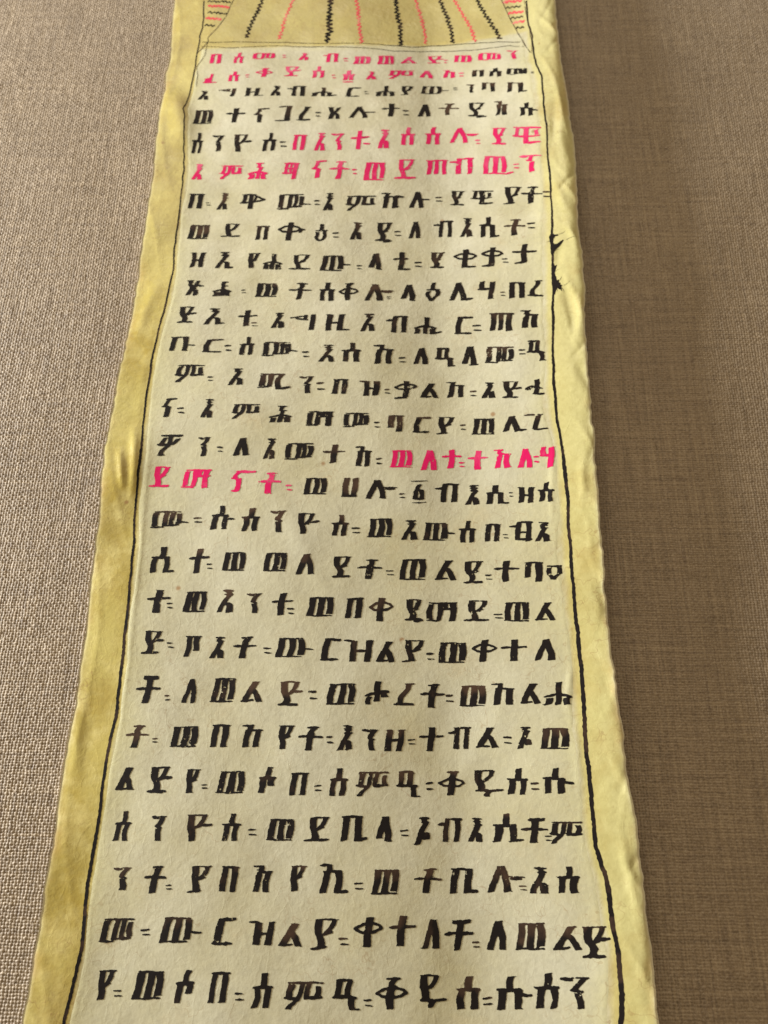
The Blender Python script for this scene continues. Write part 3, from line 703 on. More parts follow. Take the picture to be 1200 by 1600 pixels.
W1 = (1, 1, 1); K0 = (0, 0, 0)
def skin_material(name, cream, olive, panel):
    s = NT(name)
    big = s.noise(38, 5, .6); mid = s.noise(150, 5, .6); fine = s.noise(900, 4, .6)
    c_cream = s.mix(s.ramp(big, [(.35, K0), (.68, W1)]), cream, tuple(v * k for v, k in zip(cream, (.90, .87, .74))))
    if not panel:
        c_ol = s.mix(s.ramp(big, [(.36, K0), (.64, W1)]), olive, tuple(v * k for v, k in zip(olive, (.74, .66, .42))))
        c_ol = s.mix(s.ramp(mid, [(.45, K0), (.72, W1)]), c_ol, tuple(v * k for v, k in zip(olive, (1.12, 1.12, 1.25))))
        # brighter light on the right margin, put into the colour as a paler skin
        sep = s.n('ShaderNodeSeparateXYZ'); s.l(s.co, sep.inputs[0])
        right = s.ramp(s.math('MULTIPLY_ADD', sep.outputs[0], 10.0, .5), [(.76, K0), (.96, W1)])
        c_ol = s.mix(s.math('MULTIPLY', right, .75), c_ol, (.495, .455, .205))
        m = s.math('ADD', s.math('ADD', s.attr('margin'), s.math('MULTIPLY', s.math('SUBTRACT', mid, .5), .5)), s.math('MULTIPLY', s.math('SUBTRACT', s.noise(48, 4, .6), .5), .8))
        col = s.mix(s.ramp(m, [(.25, K0), (.75, W1)]), c_cream, c_ol)
        col = s.mix(s.math('MULTIPLY', s.attr('wash'), s.ramp(s.noise(70, 5, .6), [(.25, (.25,) * 3), (.7, (.8,) * 3)])), col, (.36, .295, .095))   # olive wash painted under the drawing
        # yellow-brown blotches soaked in from the edge
        st = s.math('MULTIPLY', s.ramp(s.noise(55, 6, .65), [(.50, K0), (.70, W1)]), .55)
        col = s.mix(st, col, (.34, .235, .05))
        ed = s.math('MULTIPLY', s.attr('edge'), s.ramp(s.noise(90, 4, .6), [(.5, K0), (.66, W1)]))
        col = s.mix(s.math('MULTIPLY', ed, .6), col, (.42, .22, .05))
        col = s.mix(s.math('MULTIPLY', s.attr('rim'), .8), col, (.80, .75, .58))
    else:
        m = s.math('ADD', s.math('ADD', s.attr('margin'), s.math('MULTIPLY', s.math('SUBTRACT', mid, .5), .5)), s.math('MULTIPLY', s.math('SUBTRACT', s.noise(48, 4, .6), .5), 1.1))
        col = s.mix(s.math('MULTIPLY', s.ramp(m, [(.1, K0), (1.0, W1)]), .85), c_cream, (.485, .445, .24))
        st = s.math('MULTIPLY', s.ramp(s.noise(70, 6, .65), [(.6, K0), (.76, W1)]), .28)
        col = s.mix(st, col, (.46, .33, .15))
    # speckle, follicles, hair-like marks
    col = s.mix(s.math('MULTIPLY', s.ramp(fine, [(.40, W1), (.52, K0)]), .16), col, tuple(v * .62 for v in (cream if panel else olive)))
    patch = s.ramp(s.noise(60, 3, .5), [(.47, K0), (.62, W1)])
    hair = s.math('MULTIPLY', s.math('MULTIPLY', s.lines(230, .011, 2), patch), .38 if panel else .5)
    col = s.mix(hair, col, (.24, .13, .045))
    patch2 = s.ramp(s.noise(75, 3, .5, s.mapping((1, 1, 1), (0, 0, 1))), [(.5, K0), (.63, W1)])
    hair2 = s.math('MULTIPLY', s.math('MULTIPLY', s.lines(420, .012, 1, s.mapping((1, 1.6, 1), (0, 0, .7))), patch2), .28)
    col = s.mix(hair2, col, (.34, .24, .11))
    vo = s.n('ShaderNodeTexVoronoi'); vo.inputs['Scale'].default_value = 95; s.l(s.co, vo.inputs['Vector'])
    spot = s.math('MULTIPLY', s.ramp(vo.outputs['Distance'], [(.035, W1), (.075, K0)]), s.ramp(s.noise(130, 2), [(.54, K0), (.58, W1)]))
    col = s.mix(s.math('MULTIPLY', spot, .75), col, (.26, .12, .035))
    s.l(col, s.b.inputs['Base Color'])
    s.l(s.ramp(mid, [(.3, (.26,) * 3), (.7, (.50,) * 3)]), s.b.inputs['Roughness'])
    s.b.inputs['Specular IOR Level'].default_value = .45
    n1 = s.bump(s.noise(120, 5, .58), .0010, .22)
    n2 = s.bump(s.noise(800, 4, .6), .00013, .40, n1)
    n3 = s.bump(s.lines(170, .03, 2, s.mapping((1.5, .8, 1), (0, 0, .5))), .00006, .16, n2)
    s.l(n3, s.b.inputs['Normal'])
    return s.m

def ink_material(name, dark, thin, sheen=.62):
    s = NT(name)
    f = s.attr('ink')
    streak = s.noise(1, 4, .65, s.mapping((2600, 700, 1), (0, 0, .15)))
    g = s.math('ADD', f, s.math('MULTIPLY', s.math('SUBTRACT', streak, .5), .55))
    g = s.math('ADD', g, s.math('MULTIPLY', s.math('SUBTRACT', s.noise(420, 3), .5), .5))
    col = s.mix(s.ramp(g, [(.18, K0), (.80, W1)]), thin, dark)
    s.l(col, s.b.inputs['Base Color']); s.b.inputs['Roughness'].default_value = sheen
    s.b.inputs['Specular IOR Level'].default_value = .12
    s.l(s.bump(s.noise(900, 3), .00008, .5), s.b.inputs['Normal'])
    return s.m

def cloth_material(name, weave_bump):
    s = NT(name)
    R = (0, 0, CLOTH_ROT)
    big = s.noise(16, 4, .6)
    warp = s.noise(1, 3, .6, s.mapping((1500, 45, 1), R)); weft = s.noise(1, 3, .6, s.mapping((45, 1700, 1), R))
    fib = s.noise(1900, 3, .6)
    a = s.math('MULTIPLY', s.math('ADD', warp, weft), .5)
    col = s.ramp(a, [(.30, (.118, .081, .045)), (.5, (.255, .186, .110)), (.70, (.44, .338, .213))])
    col = s.mix(s.math('MULTIPLY', s.ramp(fib, [(.42, K0), (.68, W1)]), .5), col, (.47, .375, .265))
    col = s.mix(s.math('MULTIPLY', s.ramp(s.noise(420, 3), [(.56, K0), (.72, W1)]), .35), col, (.12, .075, .05))
    col = s.mix(s.math('MULTIPLY', s.ramp(big, [(.35, K0), (.7, W1)]), .25), col, (.20, .15, .105))
    s.l(col, s.b.inputs['Base Color']); s.b.inputs['Roughness'].default_value = .55
    s.b.inputs['Specular IOR Level'].default_value = .5
    try:
        s.b.inputs['Sheen Weight'].default_value = .25; s.b.inputs['Sheen Roughness'].default_value = .5
        s.b.inputs['Sheen Tint'].default_value = (.9, .85, .8, 1)
    except Exception: pass
    n = s.bump(s.noise(2600, 3, .7), .00012, .7)
    if weave_bump:
        v = s.mapping((2 * math.pi / (2 * PX * MM), 2 * math.pi / (2 * PY * MM), 1), R)
        sp = s.n('ShaderNodeSeparateXYZ'); s.l(v, sp.inputs[0])
        h = s.math('MULTIPLY', s.math('SINE', sp.outputs[0]), s.math('SINE', sp.outputs[1]))
        n = s.bump(h, .00012, 1, n)
    s.l(n, s.b.inputs['Normal'])
    return s.m

# ------------------------------------------------------------------ table cloth (plain weave, real relief)
CLOTH_ROT = math.radians(-1.2)
PX, PY = .68, .60
def weave(x, y):
    c, q = math.cos(CLOTH_ROT), math.sin(CLOTH_ROT)
    u = (x * c + y * q); v = (-x * q + y * c)
    u = u + .36 * (vnoise(u / 9, v / 14 + 40) - .5) + .30 * (vnoise(u / 1.5, v / 1.3 + 9) - .5)
    v = v + .40 * (vnoise(u / 16 + 70, v / 8) - .5) + .28 * (vnoise(u / 1.3 + 33, v / 1.4) - .5)
    a, b = u / PX, v / PY
    i, j = np.floor(a), np.floor(b); fa = (a - i) * 2 - 1; fb = (b - j) * 2 - 1
    par = np.where(((i + j).astype(int) & 1) == 0, 1.0, -1.0)
    wa = .74 + .40 * vnoise(i * 3.7 + .5, v / 11.) + .36 * (vnoise(i * 5.1, v / .9) - .5)      # thread thickness along its length (slubs)
    wb = .66 + .36 * vnoise(u / 11., j * 3.1 + .5) + .34 * (vnoise(u / .9, j * 4.3) - .5)
    hw = np.sqrt(np.clip(1 - (fa / wa) ** 2, 0, 1)) * .15 * wa + par * .19 * np.cos(fb * math.pi / 2)
    hf = np.sqrt(np.clip(1 - (fb / wb) ** 2, 0, 1)) * .14 * wb - par * .14 * np.cos(fa * math.pi / 2)
    h = np.maximum(np.maximum(hw, hf), -.10)
    h = h + .05 * (vnoise(u / .21, v / .23) - .5) + .10 * (vnoise(u / 1.1 + 5, v / .8) - .5)
    return h + .25 * (vnoise(x / 13, y / 17) - .5)

def axis_pts(pieces):
    out = []
    for a, b, st in pieces: out.append(np.arange(a, b, st))
    out.append(np.array([pieces[-1][1]]))
    return np.concatenate(out)
ys = axis_pts([(-125, -40, .135), (-40, 60, .15), (60, 200, .185)])
def patch(xs, ys):
    X, Y = np.meshgrid(xs, ys); Zz = weave(X, Y)
    V = np.stack([X.ravel(), Y.ravel(), Zz.ravel()], 1)
    n, m = len(xs), len(ys)
    idx = np.arange(n * m).reshape(m, n)
    F = np.stack([idx[:-1, :-1].ravel(), idx[:-1, 1:].ravel(), idx[1:, 1:].ravel(), idx[1:, :-1].ravel()], 1)
    return V, F
VS, FS, off = [], [], 0
for a, b in (((-175, -128, .2), (-128, -56, .15)), ((42, 126, .15), (126, 175, .2))):
    V, F = patch(axis_pts([a, b]), ys); VS.append(V); FS.append(F + off); off += len(V)
# loose fibres standing off the threads
_fr = random.Random(5)
for (a, b) in ((-132, -58), (48, 134)):
    for k in range(1500):
        x, y, an = _fr.uniform(a, b), _fr.uniform(-120, 190), _fr.uniform(0, 6.28)
        L, cu, w = _fr.uniform(.7, 2.6), _fr.uniform(-1.6, 1.6), _fr.uniform(.014, .028)
        pts = []
        for q in range(7):
            pts.append((x, y)); x += math.cos(an) * L / 6; y += math.sin(an) * L / 6; an += cu / 6
        p = np.array(pts); z = weave(p[:, 0], p[:, 1]) + .05 + _fr.uniform(.03, .22) * np.sin(np.linspace(0, math.pi, 7))
        nn = np.stack([-np.gradient(p[:, 1]), np.gradient(p[:, 0])], 1); nn /= np.hypot(nn[:, 0], nn[:, 1])[:, None]
        V = np.concatenate([np.column_stack([p - nn * w, z]), np.column_stack([p, z + w]), np.column_stack([p + nn * w, z])])
        F = [(q, q + 1, 8 + q, 7 + q) for q in range(6)] + [(7 + q, 8 + q, 15 + q, 14 + q) for q in range(6)]
        VS.append(V); FS.append(np.array(F)[:, ::-1] + off); off += len(V)
fine_faces = sum(len(f) for f in FS)
# plain outer part of the cloth (under the scroll and beyond the view)
xa, xb, xc, xd = VS[0][:, 0].min(), VS[0][:, 0].max(), VS[1][:, 0].min(), VS[1][:, 0].max()
for (x0, x1, y0, y1) in ((xb, xc, -125, 200), (-900, xa, -125, 200), (xd, 900, -125, 200), (-900, 900, -700, -125), (-900, 900, 200, 1500)):
    V = np.array([(x0, y0, .06), (x1, y0, .06), (x1, y1, .06), (x0, y1, .06)]); VS.append(V)
    FS.append(np.array([[0, 1, 2, 3]]) + off); off += 4
cl = mesh_obj('table_cloth', np.concatenate(VS), np.concatenate(FS), cloth_material('linen', False))
cl.data.materials.append(cloth_material('linen_outer', True))
mi = np.zeros(len(cl.data.polygons), np.int32); mi[fine_faces:] = 1
cl.data.polygons.foreach_set('material_index', mi)
tag(cl, 'brown grey linen cloth of coarse plain weave under the scroll', None, 'structure')

# ------------------------------------------------------------------ the scroll
root = bpy.data.objects.new('parchment_scroll', None); COL.objects.link(root); root.empty_display_size = .01
tag(root, 'long parchment scroll with black and pink handwritten script, lying unrolled on linen cloth', 'scroll')

M_SKIN = skin_material('parchment', (.485, .45, .295), (.505, .425, .135), False)
M_PANEL = skin_material('scraped_parchment', (.50, .47, .335), (.5, .4, .2), True)
M_BLACK = ink_material('black_ink', (.009, .0062, .005), (.062, .034, .02))
M_PINK = ink_material('pink_ink', (.58, .008, .095), (.64, .09, .18), .5)
M_PALE = ink_material('faded_pink_ink', (.68, .09, .10), (.66, .26, .20), .6)

TH = .32
sy = np.arange(-126, 205, .55); ns = 230
xl = interp_x(EDGE_LEFT, sy) + .35 * (vnoise(sy / 1.7, sy * 0 + 3) - .5) + .5 * (vnoise(sy / 6.3, sy * 0 + 8) - .5)
xr = interp_x(EDGE_RIGHT, sy) + .35 * (vnoise(sy / 1.5, sy * 0 + 13) - .5) + .6 * (vnoise(sy / 5.3, sy * 0 + 18) - .5)
t = np.linspace(0, 1, ns)
X = xl[:, None] + (xr - xl)[:, None] * t[None, :]; Y = np.repeat(sy[:, None], ns, 1)
Ztop = surf(X, Y) + .02 * (vnoise(X / 1.1, Y / 1.3) - .5)
m, n = X.shape
edge_d = np.minimum(X - xl[:, None], xr[:, None] - X)
Ztop = Ztop - .10 * np.exp(-edge_d / .25)
top = np.stack([X.ravel(), Y.ravel(), Ztop.ravel()], 1)
Zbot = Ztop - TH
bot = np.stack([X.ravel(), Y.ravel(), Zbot.ravel()], 1)
idx = np.arange(n * m).reshape(m, n); nb = n * m
Ft = np.stack([idx[:-1, :-1].ravel(), idx[:-1, 1:].ravel(), idx[1:, 1:].ravel(), idx[1:, :-1].ravel()], 1)
Fb = Ft[:, ::-1] + nb
def rim(loop): return np.stack([loop[:-1], loop[1:], loop[1:] + nb, loop[:-1] + nb], 1)
Fr = np.concatenate([rim(idx[::-1, 0]) [:, ::-1][:, ::-1], rim(idx[:, -1])[:, ::-1], rim(idx[0, :])[:, ::-1], rim(idx[-1, ::-1])[:, ::-1]])
bl = interp_x(BORDER_LEFT, sy)[:, None]; br = interp_x(BORDER_RIGHT, sy)[:, None]
dl = bl + .3 - X; dr = X - (br - .8)
dist = np.maximum(dl, dr)
marg = _ss(-2.2, 1.0, dist); marg = np.maximum(marg, _ss(DRAW_Y - 1, DRAW_Y + 1.5, Y) * .92)
edg = np.exp(-np.clip(edge_d, 0, 99) / 1.6)
at = lambda a: np.concatenate([a.ravel(), a.ravel()])
mesh_obj('sheet', np.concatenate([top, bot]), np.concatenate([Ft, Fb, Fr]), M_SKIN, root,
         attrs={'margin': at(marg), 'edge': at(edg), 'wash': at(_ss(DRAW_Y + 1, DRAW_Y + 2.2, Y) * _ss(1.5, 5, X - bl) * _ss(1.5, 5, br - X)), 'rim': at(np.exp(-np.clip(edge_d, 0, 99) / .30))})

# paler writing panel laid over the sheet between the border lines
PO = .045
py = np.arange(-126, DRAW_Y + .2, .5)
pl = interp_x(BORDER_LEFT, py) + .9 + .9 * (vnoise(py / 9, py * 0 + 31) - .5) + .12 * (vnoise(py / 1.9, py * 0 + 35) - .5)
pr = interp_x(BORDER_RIGHT, py) - 2.2 + 1.6 * (vnoise(py / 13, py * 0 + 41) - .5) + .35 * (vnoise(py / 2.1, py * 0 + 45) - .5)
nx = 200; t = np.linspace(0, 1, nx)
X = pl[:, None] + (pr - pl)[:, None] * t[None, :]; Y = np.repeat(py[:, None], nx, 1)
e = np.minimum(X - pl[:, None], pr[:, None] - X)
Zp = surf(X, Y) + PO + .018 * np.exp(-(e - .5) ** 2 / .12) * (vnoise(Y / 7, X * 0 + 3) > .45) - (PO + .03) * np.exp(-e / .10)
V = np.stack([X.ravel(), Y.ravel(), Zp.ravel()], 1)
idx = np.arange(X.size).reshape(X.shape)
F = np.stack([idx[:-1, :-1].ravel(), idx[:-1, 1:].ravel(), idx[1:, 1:].ravel(), idx[1:, :-1].ravel()], 1)
mesh_obj('writing_panel', V, F, M_PANEL, root, attrs={'margin': np.maximum(np.exp(-np.clip(e, 0, 99) / 4.5), .9 * _ss(DRAW_Y - 3, DRAW_Y, Y)).ravel()})

def top_z(x, y):
    """height of the written surface"""
    x = np.asarray(x, float); y = np.asarray(y, float)
    a = np.interp(y, py, pl); b = np.interp(y, py, pr)
    ins = _ss(-.4, .3, np.minimum(x - a, b - x)) * (y < DRAW_Y + .4)
    return surf(x, y) + ins * (PO + .02)

# ------------------------------------------------------------------ pen strokes
# letters are strokes of a broad pen in a unit box: V = full pen width, H = flat dash (half thickness after *)
G = {}
G[':'] = 'H.12,.78 .84,.82*.125;H.22,.20 .92,.17*.105'
BE = 'V0,0 .0,.5 .06,.97;V1,0 1,.6 .95,.96;H.0,.95 1,.95*.05'
G['በ'] = BE
def sub(spec, a, b, v0=0., v1=1.):
    out = []
    for st in spec.split(';'):
        k, r = st[0], st[1:]; w = ''
        if '*' in r: r, w = r.split('*'); w = '*' + w
        pts = []
        for p in r.split():
            u, v = p.split(','); pts.append('%g,%g' % (a + float(u) * (b - a), v0 + float(v) * (v1 - v0)))
        out.append(k + ' '.join(pts) + w)
    return ';'.join(out)
FOOT = 'H.60,.045 1,.07*.055'; DASH = 'H.60,.50 .98,.50*.05'
LE = 'V0,0 .14,.3 .52,.97;V.50,.97 .74,.62 .92,.3 1,0'
SE = 'V.0,0 .05,.58;V1,0 .97,.56;V.5,.56 .52,1*.95;H-.02,.585 1,.585*.055'
ME = 'V.0,.12 .02,.9;V.42,.1 .46,.95*.9;H.0,.045 .42,.05*.05;H.06,.955 .95,.955*.045;V.70,.22 .72,.9*.8;V1,.28 .98,.84*.9;H.55,.16 .95,.20*.06'
WE = 'V.0,.02 .07,.96;V.5,.04 .53,.96;V.97,.12 1,.55 .92,.92;H.0,.035 .95,.04*.04;H.06,.965 .92,.965*.04'
TE = 'V.5,0 .52,1;H.0,.60 .34,.62*.06;H.3,.62 1,.64*.055'
TS = 'V.46,0 .50,.68;V.50,.64 .60,.90*.92;H.32,.95 .78,.965*.05;H.0,.57 .34,.59*.06;H.3,.59 1,.56*.055'
KE = 'V.16,0 .26,.72;V1,0 .98,.7;H.2,.74 1,.74*.05;V.28,.7 .36,1*.8;H.0,.955 .4,.97*.045'
KS = 'V.12,0 .26,.60;V1,0 .98,.7;H.3,.74 1,.74*.05;V.26,.62 .44,.78*.8;V.30,.82 .36,1*.8;H.0,.955 .5,.965*.04;H.2,.80 .6,.78*.04'
AE = 'H.24,.965 .78,.965*.045;V.52,.93 .62,.84*.7;H.36,.80 .78,.82*.045;V.70,.78 .48,.56 .2,.28 .0,0*.85;V.62,.40 .86,.3 .95,0'
ES = 'H.26,.97 .82,.965*.04;V.58,.93 .66,.88*.6;H.34,.84 .78,.835*.04;V.56,.80 .64,.74*.7;H.40,.68 .84,.70*.04;V.74,.66 .46,.44 .0,0*.85;V.60,.36 .86,.26 1,0'
YE = 'V.02,.98 .06,.55 .28,.25 .34,.0;V1,.96 .86,.72 .45,.46*.72;H.0,.97 1,.975*.03;H.3,.42 .75,.55*.05'
DE = 'V.06,.98 .10,.6 .46,.3 .42,.1;V1,.96 .86,.74 .5,.48*.72;H.02,.97 1,.975*.03;H.3,.44 .75,.56*.05;H.04,.05 .55,.07*.055;H.52,.05 .98,.06*.06'
NE = 'H.0,.95 .42,.91*.06;H.4,.965 1,.97*.03;V1,.96 .50,.60*.78;H.40,.57 .78,.53*.055;V.66,.47 .88,.0*.92'
NA = 'V.3,.92 .02,.6*.8;H.26,.95 1,.965*.055;H.0,.55 .5,.56*.05;V.48,.52 .42,.0'
HA = 'V0,0 .06,.28;V.52,.0 .56,.5*.95;V.56,.48 .54,1*.9;V1,0 .94,.30;H.0,.34 .5,.50*.06;H.46,.50 1,.36*.06'
HS = 'V0,0 .06,.26;V.52,.0 .56,.46*.95;V.54,.48 .60,.72*.7;V.50,.74 .54,.95*.7;H.34,.965 .72,.97*.04;H.42,.72 .76,.71*.04;V1,0 .94,.28;H.0,.32 .5,.45*.06;H.46,.45 1,.34*.06'
KA = 'V.5,0 .53,1;H.0,.60 .28,.76 .6,.80 .9,.72 1,.62*.065;H1,.62 .8,.50 .5,.46 .2,.49 .0,.60*.065'
KAS = 'V.5,0 .52,.74;V.48,.72 .58,.93*.9;H.30,.96 .74,.97*.04;H.0,.50 .28,.64 .6,.68 .9,.60 1,.50*.06;H1,.50 .8,.39 .5,.36 .2,.39 .0,.50*.06'
OO = 'V.02,.3 .06,.62*.9;V.02,.3 .38,.04*.8;V.45,.04 .96,.36*.8;V.98,.38 .92,.72*.9;H.1,.72 .92,.74*.05'
